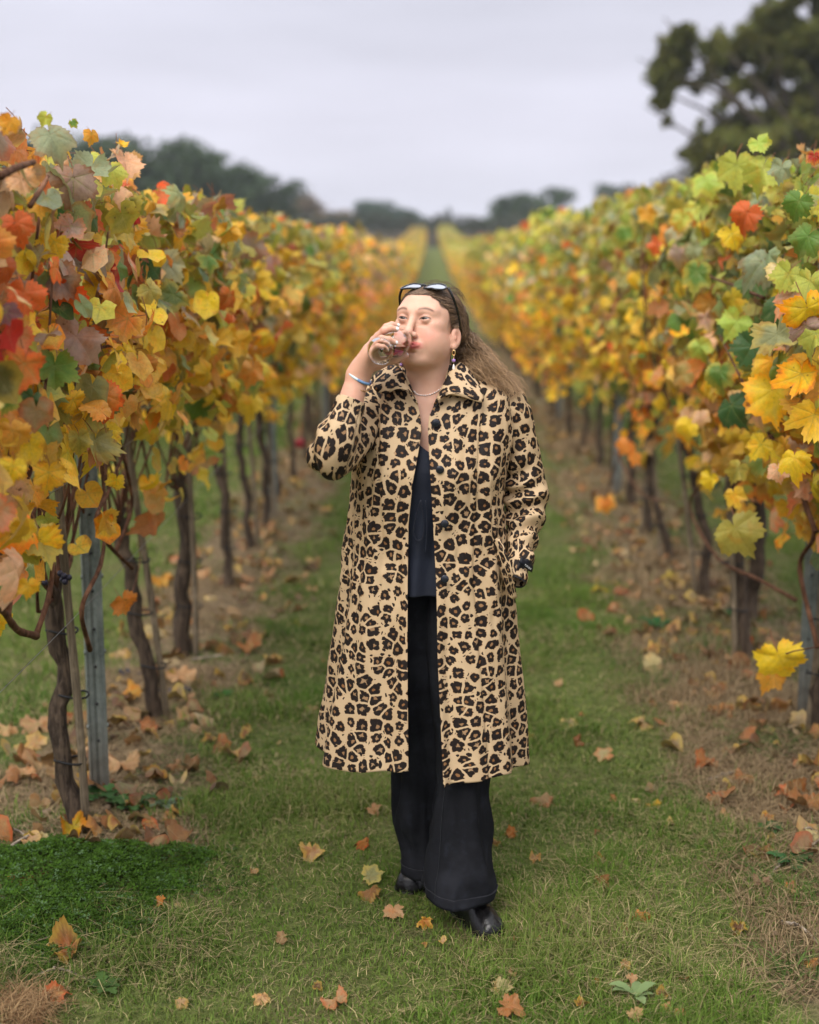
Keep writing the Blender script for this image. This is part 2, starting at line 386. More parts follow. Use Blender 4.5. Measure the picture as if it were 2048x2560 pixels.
def lawn(x0, x1, y0, y1, dens, h, wdt, segs):
    n = int((x1 - x0) * (y1 - y0) * dens); x = x0 + (x1 - x0) * RNG.rand(n); y = y0 + (y1 - y0) * RNG.rand(n)
    rd = row_dist(x) + (fbm(x * 2.2 + 3, y * 2.2, 3) - .5) * .55
    rd = np.where((x < 0) & (y < 3.95 + .35 * (fbm(x * 4, y * 4, 2) - .5)), 9, rd); rd = rd - np.where(x > 0, .17 * smooth(9.5, 5.5, y), 0.); pk = smooth(.24, .40, rd) * .95 + .05 * smooth(.40, .55, fbm(x * 3, y * 3 + 50, 2)); pk = np.maximum(pk, .5 * smooth(.52, .62, fbm(x * 1.6 + 20, y * 1.6 + 9, 3)) * smooth(.12, .2, rd)); pk = pk * .97 + .03 * smooth(.45, .62, fbm(x * 3, y * 3 + 50, 2))
    tall = fbm(x * 2.6 + 11, y * 2.6 + 7, 3)
    pk = pk * (1 - .72 * smooth(1.1, .8, clover_d(x, y))) * (.55 + .65 * smooth(.3, .6, tall))
    k = RNG.rand(n) < pk; x, y, tall = x[k], y[k], tall[k]; n = len(x)
    c, m = grass_cols(x, y, .15)
    H = h * (.45 + .9 * RNG.rand(n)) * (.55 + .9 * smooth(.35, .68, tall)); W = wdt * (.6 + .8 * RNG.rand(n)); le = .25 + .75 * RNG.rand(n)
    le[m] = 1.2 + .5 * RNG.rand(m.sum()); W[m] *= .75; H[m] *= 1.25
    LAWN.append(blades(x, y, H, W, le, c, segs))
lawn(-1.35, 1.35, 2.85, 4.6, 32000, .046, .0030, 2)
lawn(-1.0, 1.4, 4.6, 7.5, 13000, .042, .0042, 2)
lawn(-1.0, 1.4, 7.5, 12, 3600, .040, .0075, 1)
lawn(-1.0, 1.4, 12, 18, 1100, .038, .012, 1)
lawn(-1.0, 1.4, 18, 32, 330, .035, .018, 1)
lawn(-3.4, -1.2, 3.4, 8, 4500, .05, .006, 1)
lawn(-3.5, -1.2, 8, 22, 1000, .05, .013, 1)
lawn(1.5, 3.8, 4.6, 9, 4500, .05, .006, 1)
lawn(1.5, 3.8, 9, 24, 900, .05, .013, 1)
def build_blades(name, parts, label, mat=None, cat=None):
    V = []; T = []; Q = []; C = []; n = 0
    for v, t_, q, c in parts:
        V.append(v); C.append(c); T.append(t_ + n)
        if len(q): Q.append(q + n)
        n += len(v)
    o = link(name, fast_mesh(name, np.concatenate(V), [np.concatenate(T)] + ([np.concatenate(Q)] if Q else []), [mat or M_BLADE], {'tint': np.concatenate(C)}))
    return tag(o, label, cat, None, 'stuff')
build_blades('grass', LAWN, 'short green and straw coloured grass of the vineyard alley', cat='grass')

# dry stalks and straw on the bare strips
DRY = []
def dry(x0, x1, y0, y1, n, h, wdt, edge=(.40, .24), upright=.3, patch=.48):
    x = x0 + (x1 - x0) * RNG.rand(n); y = y0 + (y1 - y0) * RNG.rand(n)
    rd = row_dist(x) + (fbm(x * 2.2 + 3, y * 2.2, 3) - .5) * .45
    rd = rd - np.where(x > 0, .17 * smooth(9.5, 5.5, y), 0.)
    p = smooth(edge[0] + .06, edge[1] + .06, rd) * (.25 + .75 * smooth(patch - .1, patch + .12, fbm(x * 2.8 + 31, y * 2.8 + 2, 3)))
    k = RNG.rand(n) < p; x, y = x[k], y[k]; n = len(x)
    a = RNG.rand(n)[:, None]; c = np.array([.12, .076, .040]) * (1 - a) + np.array([.40, .295, .165]) * a
    gq = RNG.rand(n) < .5 * smooth(.52, .64, fbm(x * 2.4 + 5, y * 2.4 + 61, 3)); c[gq] = np.array([.075, .125, .028]) * (.6 + .8 * RNG.rand(gq.sum()))[:, None]
    up = RNG.rand(n) < upright * smooth(.4, .6, fbm(x * 2 + 70, y * 2, 2))
    H = h * (.4 + RNG.rand(n)); le = np.where(up, .3 + .4 * RNG.rand(n), 1.6 + .5 * RNG.rand(n))
    DRY.append(blades(x, y, H, wdt * (.6 + .8 * RNG.rand(n)), le, rgba(c), 2))
dry(.72, 1.9, 3.2, 7.5, 38000, .085, .0030, upright=.45, patch=.42)
dry(.85, 1.9, 7.5, 15, 14000, .10, .006, upright=.5)
dry(-1.6, -.65, 4.0, 8, 30000, .055, .0028, upright=.12, patch=.40)
dry(-1.6, -.65, 8, 15, 7000, .08, .006, upright=.2)
dry(.9, 1.9, 15, 30, 5000, .12, .013, upright=.3); dry(-1.6, -.6, 15, 30, 5000, .12, .013, upright=.3)
n = 1500; x = -.96 + RNG.randn(n) * .045; y = 3.06 + RNG.randn(n) * .05; a = RNG.rand(n)[:, None]     # dry tussock by the clover
DRY.append(blades(x, y, .060 * (.5 + RNG.rand(n)), .0024 * (.6 + RNG.rand(n)), .5 + 1.2 * RNG.rand(n), rgba(np.array([.15, .075, .034]) * (1 - a) + np.array([.42, .28, .14]) * a), 2))
build_blades('dry_grass', DRY, 'dry brown stalks and straw on the bare strips under the vines', cat='dry grass')

# clover mat at the lower left
n = 60000; x = -1.4 + 1.0 * RNG.rand(n); y = 3.15 + 1.15 * RNG.rand(n); k = RNG.rand(n) < np.maximum(smooth(1.22, .72, clover_d(x, y)) ** 1.5, .10 * smooth(2.0, 1.1, clover_d(x, y))) * (.35 + .65 * smooth(.3, .55, fbm(x * 8, y * 8, 2))); x, y = x[k], y[k]; n = min(len(x), 16000); x, y = x[:n], y[:n]
hh = .006 + (.006 + .030 * fbm(x * 9, y * 9, 3) + .012 * RNG.rand(n)) * smooth(1.10, .45, clover_d(x, y)); cen = np.stack([x, y, gh(x, y) + hh], -1); rr = .0075 * (.6 + .7 * RNG.rand(n)); az = RNG.rand(n) * 6.28
tl = RNG.randn(n, 2) * .32; V = []; C = []
col = np.array([.046, .098, .010]) * (.4 + 1.0 * RNG.rand(n))[:, None]; pal = RNG.rand(n) < .08; col[pal] = np.array([.10, .17, .07]); col = rgba(col)
for j in range(3):
    a0 = az + j * 2.094
    for q, (dr, da) in enumerate(((0, 0), (.75, -.55), (1.05, -.28), (.92, 0), (1.05, .28), (.75, .55))):
        dx, dy = np.cos(a0 + da) * dr * rr, np.sin(a0 + da) * dr * rr
        V.append(cen + np.stack([dx, dy, tl[:, 0] * dx + tl[:, 1] * dy + (.25 * rr if q in (2, 4) else 0) * (1 if q else 0)], -1)); C.append(col)
V = np.stack(V, 1).reshape(-1, 3); C = np.stack(C, 1).reshape(-1, 4); b = np.arange(n * 3)[:, None] * 6
F = np.concatenate([b + np.array([[0, i, i + 1]]) for i in range(1, 5)])
tag(link('clover', fast_mesh('clover', V, [F], [M_BLADE], {'tint': C})), 'dense dark green clover mat at the foot of the vine trunk', 'clover', None, 'stuff')

# crumbs of soil and bits of litter
lump = MB()
for _ in range(1500):
    sd = RNG.rand() < .5; yy = 3.3 + 6.5 * RNG.rand() ** 1.3; xx = (ROW_L if sd else ROW_R) + RNG.randn() * .2; r_ = .006 + .012 * RNG.rand() ** 2
    q = RNG.randn(6, 3) * .35; V = np.array([[1, 0, 0], [-1, 0, 0], [0, 1, 0], [0, -1, 0], [0, 0, .7], [0, 0, -.7]]) + q
    g = .6 + .8 * RNG.rand()
    lump.add(V * r_ + [xx, yy, float(gh(xx, yy)) + r_ * .2], [[0, 2, 4], [2, 1, 4], [1, 3, 4], [3, 0, 4], [2, 0, 5], [1, 2, 5], [3, 1, 5], [0, 3, 5]], tint=np.array([.20 * g, .14 * g, .09 * g, 1]))
tag(lump.obj('soil_crumbs', M_BLADE), 'small crumbs of dry soil on the bare strips under the vines', 'soil crumbs', None, 'stuff')

# ------------------------------------------------------------------ leaves
def leaf_geom(seed, hi=True, curl=.25, dry=False, petiole=True):
    r_ = np.random.RandomState(seed); nA = 48 if hi else 20
    th = np.linspace(-np.pi, np.pi, nA, endpoint=False) + np.pi / nA * (0 if hi else 0)
    key_a = np.radians([0, 26, 52, 78, 105, 128, 150, 168, 180]); dp = r_.uniform(.8, 1.2)
    key_r = np.array([1.06, .92 - .17 * dp, .95, .86 - .15 * dp, .78, .66, .60, .46, .10]) * r_.uniform(.90, 1.10, 9)
    a = np.abs(th); rad = np.interp(a, key_a, key_r)
    if hi: rad *= 1 + r_.uniform(.03, .095, nA) * np.where(np.arange(nA) % 2 == 0, 1, -1) * (a < 2.75) + r_.uniform(-.045, .045, nA) - .22 * np.exp(-((th - r_.uniform(-2.4, 2.4)) / .12) ** 2) * (r_.rand() < .5)
    th2 = th + r_.uniform(-.02, .02, nA); out = np.stack([np.sin(th2) * rad * 1.06, np.cos(th2) * rad], -1) * .54
    vang = np.radians([0, 52, -52, 105, -105]); vd = np.min(np.abs(th[:, None] - vang[None]), 1); vein = np.clip(1 - vd / (.20 if hi else .3), 0, 1)
    rings = [.36, .72] if hi else [.5]
    P = [np.zeros((1, 2))] + [out * q for q in rings] + [out]; P = np.concatenate(P)
    E = np.concatenate([[0]] + [np.full(nA, q) for q in rings] + [np.ones(nA)]); VN = np.concatenate([[1]] + [vein] * (len(rings) + 1))
    R2 = np.hypot(P[:, 0], P[:, 1]); A = np.arctan2(P[:, 0], P[:, 1]); ph = r_.rand(4) * 6.28
    fold = r_.uniform(-.15, .5); cup = r_.uniform(-.55, .75) * curl / .25
    z = -cup * R2 ** 2 * .8 + fold * np.abs(P[:, 0]) * .5 * (curl / .25) ** .5 + curl * .55 * np.sin(3 * A + ph[0]) * R2 ** 1.5 + curl * .35 * np.sin(5 * A + ph[1]) * R2 ** 2 + .022 * (1 - VN) * np.clip(E * 2, 0, 1)
    if dry: z = z + .16 * np.sin(7 * A + ph[2]) * E * R2 + .06 * np.sin(11 * P[:, 0] * 3 + ph[3])
    y_t = P[:, 1]; z = z - r_.uniform(-.1, .45) * np.clip(y_t, 0, 1) ** 2 * (curl / .25)
    V = np.concatenate([P, z[:, None]], 1); j = np.arange(nA); j2 = (j + 1) % nA; nr = len(rings) + 1
    T = np.stack([np.zeros(nA, int), 1 + j2, 1 + j], -1); Q = [np.stack([1 + k * nA + j, 1 + k * nA + j2, 1 + (k + 1) * nA + j2, 1 + (k + 1) * nA + j], -1) for k in range(nr - 1)]
    ks = (j2 != 0) | True
    m = MB(); m.add(V, T, edge=E, vein=VN, luv=np.concatenate([P, np.zeros((len(P), 1))], 1)); m.n = 0
    for q in Q: m.F4.append(q)
    m.n = len(V)
    if petiole:
        t_ = np.linspace(0, 1, 4); pp = np.stack([.05 * np.sin(t_ * 2 + ph[0]), -.45 * t_, -.30 * t_ ** 1.5], -1)
        m.tube(pp, .011, 3, cap=False, edge=-1., vein=0., luv=np.zeros(3))
    return m
def leaf_mesh(name, *a, mat=None, **k):
    m = leaf_geom(*a, **k); m.A['tint'] = [np.ones((m.n, 4))]; m.A['rnd'] = [np.zeros(m.n)]
    return m.mesh(name, mat or M_LEAF)
LEAF_HI = [leaf_mesh('leaf', s, True, c) for s, c in ((1, .30), (2, .42), (3, .55), (4, .38), (5, .70), (6, .5), (7, .26), (8, .85), (9, .46), (10, .62), (11, .95), (12, .35), (13, .75), (14, .58))]
LEAF_DRY = [leaf_mesh('fallen_leaf', 30 + s, True, c, True, mat=M_DRY) for s, c in enumerate((.6, .8, 1.0, 1.2, .8, 1.35, .7, 1.1))]
LEAF_FLAT = [leaf_mesh('fallen_leaf', 50 + s, True, c, mat=M_DRY) for s, c in enumerate((.22, .3, .38))]
_lo = [leaf_geom(60 + s, False, .3, petiole=False) for s in range(6)]
LO = []
for m in _lo: LO.append((np.concatenate(m.V), np.concatenate(m.F3), np.concatenate(m.F4), np.concatenate(m.A['edge']), np.concatenate(m.A['vein']), np.concatenate(m.A['luv'])))

PAL = dict(green=(.125, .235, .042), dgreen=(.050, .115, .034), ggreen=(.27, .31, .18), ygreen=(.42, .45, .075), lime=(.36, .48, .08), olive=(.36, .31, .06),
           yellow=(.80, .56, .028), gold=(.76, .45, .028), amber=(.70, .34, .04), orange=(.70, .25, .045), redor=(.62, .13, .032), red=(.45, .035, .028),
           mauve=(.36, .24, .19), peach=(.74, .43, .25), brown=(.30, .135, .05), purple=(.18, .08, .085), cream=(.78, .62, .33), pale=(.52, .50, .23), tan=(.62, .40, .23),
           rust=(.50, .21, .085), dbrown=(.12, .055, .035), beige=(.66, .53, .35))
PN = list(PAL); PC = np.array([PAL[k] for k in PN])
def pick(n, wts):
    k = list(wts); p = np.array([wts[i] for i in k], float); return RNG.choice([PN.index(i) for i in k], n, p=p / p.sum())
W_L = [dict(green=3, ggreen=3, ygreen=2, dgreen=2, gold=2, mauve=2, olive=1, redor=.6, peach=.8),
       dict(ygreen=2.6, gold=2.4, orange=1.6, redor=1.3, peach=1.8, mauve=1.5, ggreen=1.8, green=1.2, yellow=4.0, dgreen=1, red=.4, amber=1.2, olive=1),
       dict(yellow=6, gold=2.6, amber=1.2, orange=1.1, ygreen=1.8, green=1.0, peach=.9, dgreen=.5, rust=.6)]
W_L0 = [dict(ggreen=3, mauve=3, amber=2, redor=2, peach=2, ygreen=1.5, green=1.5, gold=1.5, dgreen=1), dict(redor=3, orange=3, mauve=3, peach=3, amber=2, rust=2, red=1, gold=2, dgreen=1.5, olive=1), dict(yellow=4, gold=4, amber=3, orange=2.5, peach=1.5, green=1, dgreen=1, ygreen=1)]
W_R = [dict(green=4, ggreen=2.6, ygreen=4, lime=2, dgreen=1, olive=1.2, pale=1, orange=.25, red=.12),
       dict(green=3.6, ygreen=2.8, orange=1.0, redor=.8, amber=.8, gold=1.6, olive=2.0, dgreen=1.6, rust=.7, ggreen=1.6, peach=.8, mauve=.7, yellow=1.8),
       dict(yellow=5.5, gold=3, amber=1.6, orange=1.3, peach=1, green=1.0, dgreen=.5, ygreen=1.4, rust=.6)]
def leaf_colors(side, h, ypos):
    Ws = {'L': W_L, 'R': W_R, 'L0': W_L0}[side]; n = len(h); hz = np.clip(h + RNG.randn(n) * .13, 0, 1)
    band = np.where(hz > .70, 0, np.where(hz > .36, 1, 2)); idx = np.zeros(n, int)
    for b_ in range(3):
        m = band == b_; idx[m] = pick(m.sum(), Ws[b_])
    c = PC[idx] * (.78 + .42 * RNG.rand(n))[:, None]
    a = (RNG.rand(n) * .35)[:, None]; c = c * (1 - a) + PC[pick(n, Ws[1])] * a
    return c
def leaf_frames(n, outward, up=.35, spread=.68, tipdown=1.0):
    """matrices: columns right, tip, normal; outward = +-1 along x"""
    N = np.stack([np.full(n, 1.0) * outward, -.45 + 0 * RNG.rand(n), np.full(n, up)], -1) + RNG.randn(n, 3) * spread
    N /= np.linalg.norm(N, axis=1)[:, None]
    T = np.stack([RNG.randn(n) * .55, RNG.randn(n) * .55, -tipdown + RNG.randn(n) * .35], -1)
    T -= N * np.sum(T * N, 1)[:, None]; T /= np.linalg.norm(T, axis=1)[:, None]
    X = np.cross(T, N); return np.stack([X, T, N], -1)
def leaf_positions(n, half, out_bias, side, CANT=2.0, CANB=1.0, wk=1.0):
    """local to the vine: along the row, across, height"""
    dy = (RNG.rand(n) * 2 - 1) * half; hh_ = RNG.beta(1.25, 1.15, n); z = CANB + (CANT - CANB) * hh_
    low = RNG.rand(n) < .05; z[low] = CANB - .3 + .35 * RNG.rand(low.sum())
    wid = wk * .11 + wk * .15 * np.sin(np.clip((z - .85) / 1.3, 0, 1) * np.pi) ** .8
    sgn = np.where(RNG.rand(n) < out_bias, 1., -1.) * (1 if side == 'L' else -1)
    dx = sgn * wid * np.clip(RNG.normal(.8, .28, n), -.1, 1.35)
    return dx, dy, z, (z - CANB) / (CANT - CANB), np.sign(dx)
def foliage_mesh(name, side, n, half, size, bias=.6, **kw):
    dx, dy, z, h, sg = leaf_positions(n, half, bias, side, **kw); col = leaf_colors(side, h, dy); fr = leaf_frames(n, 1.0, spread=.6); fr2 = leaf_frames(n, -1.0, spread=.6)
    fr = np.where((sg > 0)[:, None, None], fr, fr2); S = size * (.7 + .55 * RNG.rand(n)); P = np.stack([dx, dy, z], -1)
    V = []; T = []; Q = []; A = {k: [] for k in ('tint', 'rnd', 'edge', 'vein', 'luv')}; off = 0; var = RNG.randint(0, len(LO), n); rn = RNG.rand(n)
    for v in range(len(LO)):
        m = np.where(var == v)[0]; lv, t3, q4, ed, vn, lu = LO[v]; nv = len(lv)
        V.append((np.einsum('nij,kj->nki', fr[m], lv) * S[m][:, None, None] + P[m][:, None]).reshape(-1, 3))
        b = off + np.arange(len(m))[:, None, None] * nv; T.append((b + t3[None]).reshape(-1, 3)); Q.append((b + q4[None]).reshape(-1, 4)); off += nv * len(m)
        A['tint'].append(np.repeat(rgba(col[m]), nv, 0)); A['rnd'].append(np.repeat(rn[m], nv))
        for k, a in (('edge', ed), ('vein', vn), ('luv', lu)): A[k].append(np.concatenate([a] * len(m)))
    return fast_mesh(name, np.concatenate(V), [np.concatenate(T), np.concatenate(Q)], [M_LEAF], {k: np.concatenate(a) for k, a in A.items()})

# ------------------------------------------------------------------ vines
def trunk_geom(rs, rad, head, lean=(0, 0), near=True):
    n = 14 if near else 6; t = np.linspace(0, 1, n); wob = np.cumsum(rs.randn(n, 2) * (.011 if near else .012), 0); wob -= t[:, None] * wob[-1] * .5
    P = np.stack([lean[0] * t + wob[:, 0], lean[1] * t + wob[:, 1], -.03 + (head + .03) * t], -1)
    r = rad * (1 + .45 * np.exp(-t * 9) + .30 * np.exp(-((t - 1) * 6) ** 2)) * (1 + rs.uniform(-.10, .10, n)); r[-1] *= .6
    m = MB(); m.tube(P, r, 12 if near else 6)
    if near:                            # ridged bark
        V = m.V[0]; k = np.arange(len(V)); V += rs.uniform(-1, 1, V.shape) * rad * .13; ax = P[np.clip(k // 12, 0, n - 1)]; V[:, :2] += (V[:, :2] - ax[:, :2]) * (.16 * np.sin(k % 12 * 2.6 + rs.rand() * 6))[:, None]
        for s_ in (-1, 1):              # knuckles of old wood on the head
            q = P[-1] + np.array([.01 * s_, .05 * s_, .03]); m.tube(curve_pts([P[-2], P[-1] + [0, .02 * s_, 0], q], 5), np.linspace(rad * .9, rad * .5, 5), 8)
    return m, P
def cane_paths(rs, head, n_up, half, side):
    """annual shoots, some arched over and tied down, most upright into the canopy"""
    o = 1 if side == 'L' else -1; out = []
    for s_ in (-1, 1):
        L = half * rs.uniform(.7, 1.0)
        out.append((curve_pts([head, head + [.02 * o, .10 * s_, .20], head + [.03 * o, L * .55 * s_, .26 + rs.uniform(-.05, .06)], head + [.02, L * s_, .06 + rs.uniform(-.1, .08)]], 12), .0075))
    for i in range(n_up):
        y_ = rs.uniform(-half, half); z0 = rs.uniform(0, .22) * (1 if abs(y_) > .1 else .3)
        b = head + [rs.uniform(-.02, .02), y_ * .45, z0 * .6]; tx = rs.uniform(-.10, .24) * o; top = rs.uniform(.75, 1.2)
        out.append((curve_pts([head + [0, y_ * .06, -.02], b, head + [tx * .6 + rs.uniform(-.04, .04), y_ * .8, top * .45], head + [tx, y_ + rs.uniform(-.1, .1), top]], 12), rs.uniform(.0040, .0062)))
    return out
NEAR_L = [(3.05, -.05), (4.17, -.023), (5.24, .03), (6.09, 0), (7.47, -.02), (8.45, 0), (9.25, .01), (10.2, 0), (11.2, 0), (12.2, 0), (13.2, 0)]
NEAR_R = [(3.55, .03), (4.45, .02), (5.15, .06), (6.1, -.01), (6.75, .14), (7.29, .03), (8.13, -.02), (9.0, 0), (9.9, 0), (10.9, 0), (11.9, 0), (12.9, 0)]
ORD = 'first second third fourth fifth sixth seventh eighth ninth tenth eleventh twelfth'.split()
VINES = {'L': [], 'R': []}
def near_vine(i, side, Y, jx):
    rs = np.random.RandomState(100 + i + (50 if side == 'R' else 0)); xr = (ROW_L if side == 'L' else ROW_R) + jx
    org = np.array([xr, Y, float(gh(xr, Y))])
    row = 'left' if side == 'L' else 'right'
    lab = f'{ORD[i]} grape vine from the front of the {row} row, autumn leaves above dark trunk'
    if side == 'L' and i == 1: lab = 'nearest tied vine trunk with peeling bark beside the grey steel post in the left row'
    if side == 'R' and i == 3: lab = 'crooked dark vine trunk with big olive and yellow leaves in the right row'
    root = empty('grape_vine', org, lab, 'grape vine', 'grape vines along the alley')
    lean = {('L', 2): (-.10, .0), ('L', 1): (-.035, 0), ('L', 3): (-.01, .03), ('R', 3): (-.06, .08), ('R', 5): (-.13, .05), ('R', 6): (-.10, .05), ('R', 4): (.03, .0)}.get((side, i), (rs.uniform(-.05, .05), rs.uniform(-.05, .05)))
    head = .80 + rs.uniform(-.06, .06); rad = {('L', 1): .024, ('L', 2): .024, ('L', 3): .030, ('R', 3): .025, ('R', 4): .034}.get((side, i), rs.uniform(.019, .026))
    m, P = trunk_geom(rs, rad, head, lean); tr = m.obj('trunk', M_BARK, root)
    for ci, (cp, cr) in enumerate(cane_paths(rs, P[-1], 12, .52, side)):
        m = MB(); m.tube(cp, np.linspace(cr, cr * .6, len(cp)) * (1 + .18 * (np.arange(len(cp)) % 3 == 0)), 6); m.obj('cane', M_CANE, root)
    if i >= 1 and Y < 9.6:              # ties to the stake
        for zt in (.22, .42, .62):
            k = np.argmin(abs(P[:, 2] - zt)); a = np.linspace(0, 2 * np.pi, 15); c = (P[k] + np.array([.046 if side == 'L' else -.046, 0, P[k][2]])) * [.5, .5, .5]
            c = np.array([P[k][0] + (.022 if side == 'L' else -.022), P[k][1] - .004, zt])
            m = MB(); m.tube(np.stack([c[0] + np.cos(a) * (.022 + rad * 1.1), c[1] + np.sin(a) * (rad * 1.3), c[2] + .005 * np.sin(a * 2)], -1), .0035, 5, cap=False); m.obj('tie', M_TIE, root)
        sm = MB(); xo = (rad + .020) * (1 if side == 'L' else -1); z_ = np.linspace(-.04, 1.25 if Y < 7 else 1.0, 11)
        sr = .0125 * (1 + .10 * (np.arange(11) % 3 == 1)); sm.tube(np.stack([xo + lean[0] * z_ * 1.0 + .004 * np.sin(z_ * 5), np.full(11, -.010) + lean[1] * z_, z_], -1), sr, 8)
        so = sm.obj('vine_stake', M_STAKE, None, (0, 0, 0)); so.location = org
        tag(so, f'thin weathered stake tied to the {ORD[i]} vine of the {row} row', 'stake', 'stakes tied to the vines')
    n = 262; top = (2.05 if i < 2 else 1.94) if side == 'L' else (2.07 if i < 3 else 2.12)
    dx, dy, z, h, sg = leaf_positions(n, .62 if side == 'L' and i == 0 else .56, .66, side, top, (1.06 if i == 0 else 1.22 if i == 1 else 1.15 if Y < 9 else .98) if side == 'L' else .92, .9 if side == 'L' and i < 2 else 1.15)
    col = leaf_colors('L0' if side == 'L' and i < 2 else side, h, dy); fr = leaf_frames(n, 1.0); fr2 = leaf_frames(n, -1.0); S = .110 * (.58 + .72 * RNG.rand(n)); var = RNG.randint(0, len(LEAF_HI), n)
    if i < 4: S *= 1.06
    for k in range(n):
        f = fr[k] if sg[k] > 0 else fr2[k]
        add_leaf(root, np.array([dx[k], dy[k], z[k]]), f, S[k], col[k], var[k])
    o = link('foliage', FOL_IN[side][i % 2], root); o['kind'] = 'stuff'; o.color = (1, 1, 1, 1)
    VINES[side].append((Y, root, org)); return root
def add_leaf(root, p, f, s, col, var):
    o = bpy.data.objects.new('leaf', LEAF_HI[var]); COL.objects.link(o); o.parent = root
    M = Matrix.Identity(4)
    for a in range(3):
        for b in range(3): M[a][b] = f[a][b] * s
        M[a][3] = p[a]
    o.matrix_basis = M; o.color = (col[0], col[1], col[2], 1); return o
FOL_IN = {}
for sd in 'LR':
    FOL_IN[sd] = []
    for q in range(2):
        m_ = foliage_mesh('foliage', sd, 330, .58, .096, .55, CANT=1.96 if sd == 'L' else 2.08, CANB=1.2 if sd == 'L' else 1.0, wk=1.1); n_ = len(m_.vertices); a_ = np.zeros(n_ * 3); m_.vertices.foreach_get('co', a_); a_ = a_.reshape(-1, 3); a_[:, 0] *= .85; m_.vertices.foreach_set('co', a_.ravel()); FOL_IN[sd].append(m_)
for i, (Y, jx) in enumerate(NEAR_L): near_vine(i, 'L', Y, jx)
for i, (Y, jx) in enumerate(NEAR_R): near_vine(i, 'R', Y, jx)

FAR_F = {sd: [foliage_mesh('foliage', sd, 540, .60, .106, CANT=1.93 if sd == 'L' else 2.08, CANB=.66, wk=1.5) for q in range(5)] for sd in 'LR'}
FAR_F2 = {sd: [foliage_mesh('foliage', sd, 540, .60, .118, CANT=1.93 if sd == 'L' else 2.08, CANB=.42, wk=2.0) for q in range(3)] for sd in 'LR'}
FAR_T, FAR_C = [], []
for q in range(4):
    rs = np.random.RandomState(300 + q); m, P = trunk_geom(rs, rs.uniform(.02, .027), .82, (rs.uniform(-.06, .06), rs.uniform(-.05, .05)), False); FAR_T.append(m.mesh('trunk', M_BARK))
    m = MB()
    for cp, cr in cane_paths(rs, P[-1], 5, .5, 'L'): m.tube(cp[::2], cr, 4)
    FAR_C.append(m.mesh('cane', M_CANE))
def far_vine(side, xr, Y, k, lab, grp):
    z = float(gh(xr, Y)); root = empty('grape_vine', (xr + RNG.uniform(-.04, .04), Y, z), lab, 'grape vine', grp)
    for nm, me in (('trunk', FAR_T[k % 4]), ('foliage', FAR_F[side][RNG.randint(5)] if Y < 26 else FAR_F2[side][RNG.randint(3)]), ('canes', FAR_C[k % 4])):
        if nm == 'canes' and Y > 34: continue
        if nm == 'trunk' and Y > 60: continue
        o = link(nm, me, root)
        if nm == 'foliage':
            o['kind'] = 'stuff'; g = RNG.uniform(1.15, 1.5); o.color = (g, g * RNG.uniform(.9, 1.05), g, 1); o.scale = (RNG.uniform(.85, 1.15), 1, RNG.uniform(.97, 1.05))
            if RNG.rand() < .5: o.rotation_euler = (0, 0, 0); o.scale.y = -1
for sd, xr, y0, nm in (('L', ROW_L, 14.2, 'left'), ('R', ROW_R, 13.9, 'right')):
    y = y0; k = 0
    while y < 129:
        band = 'middle' if y < 34 else 'far'
        lab = (f'soft focus grape vine in the middle stretch of the {nm} row, past the sharp trunks' if y < 34 else f'distant blurred grape vine near the far end of the {nm} row below the trees')
        far_vine(sd, xr, y, k, lab, f'{band} vines of the {nm} row'); y += RNG.uniform(.98, 1.08); k += 1
for sd, xr, nm in (('L', ROW_L - SP, 'left'), ('R', ROW_R + SP, 'right')):
    y = 9.5; k = 0
    while y < 27:
        far_vine(sd, xr, y, k, f'grape vine of the next row beyond the {nm} row, glimpsed between its trunks', f'vines of the next row to the {nm}'); y += 1.05; k += 1

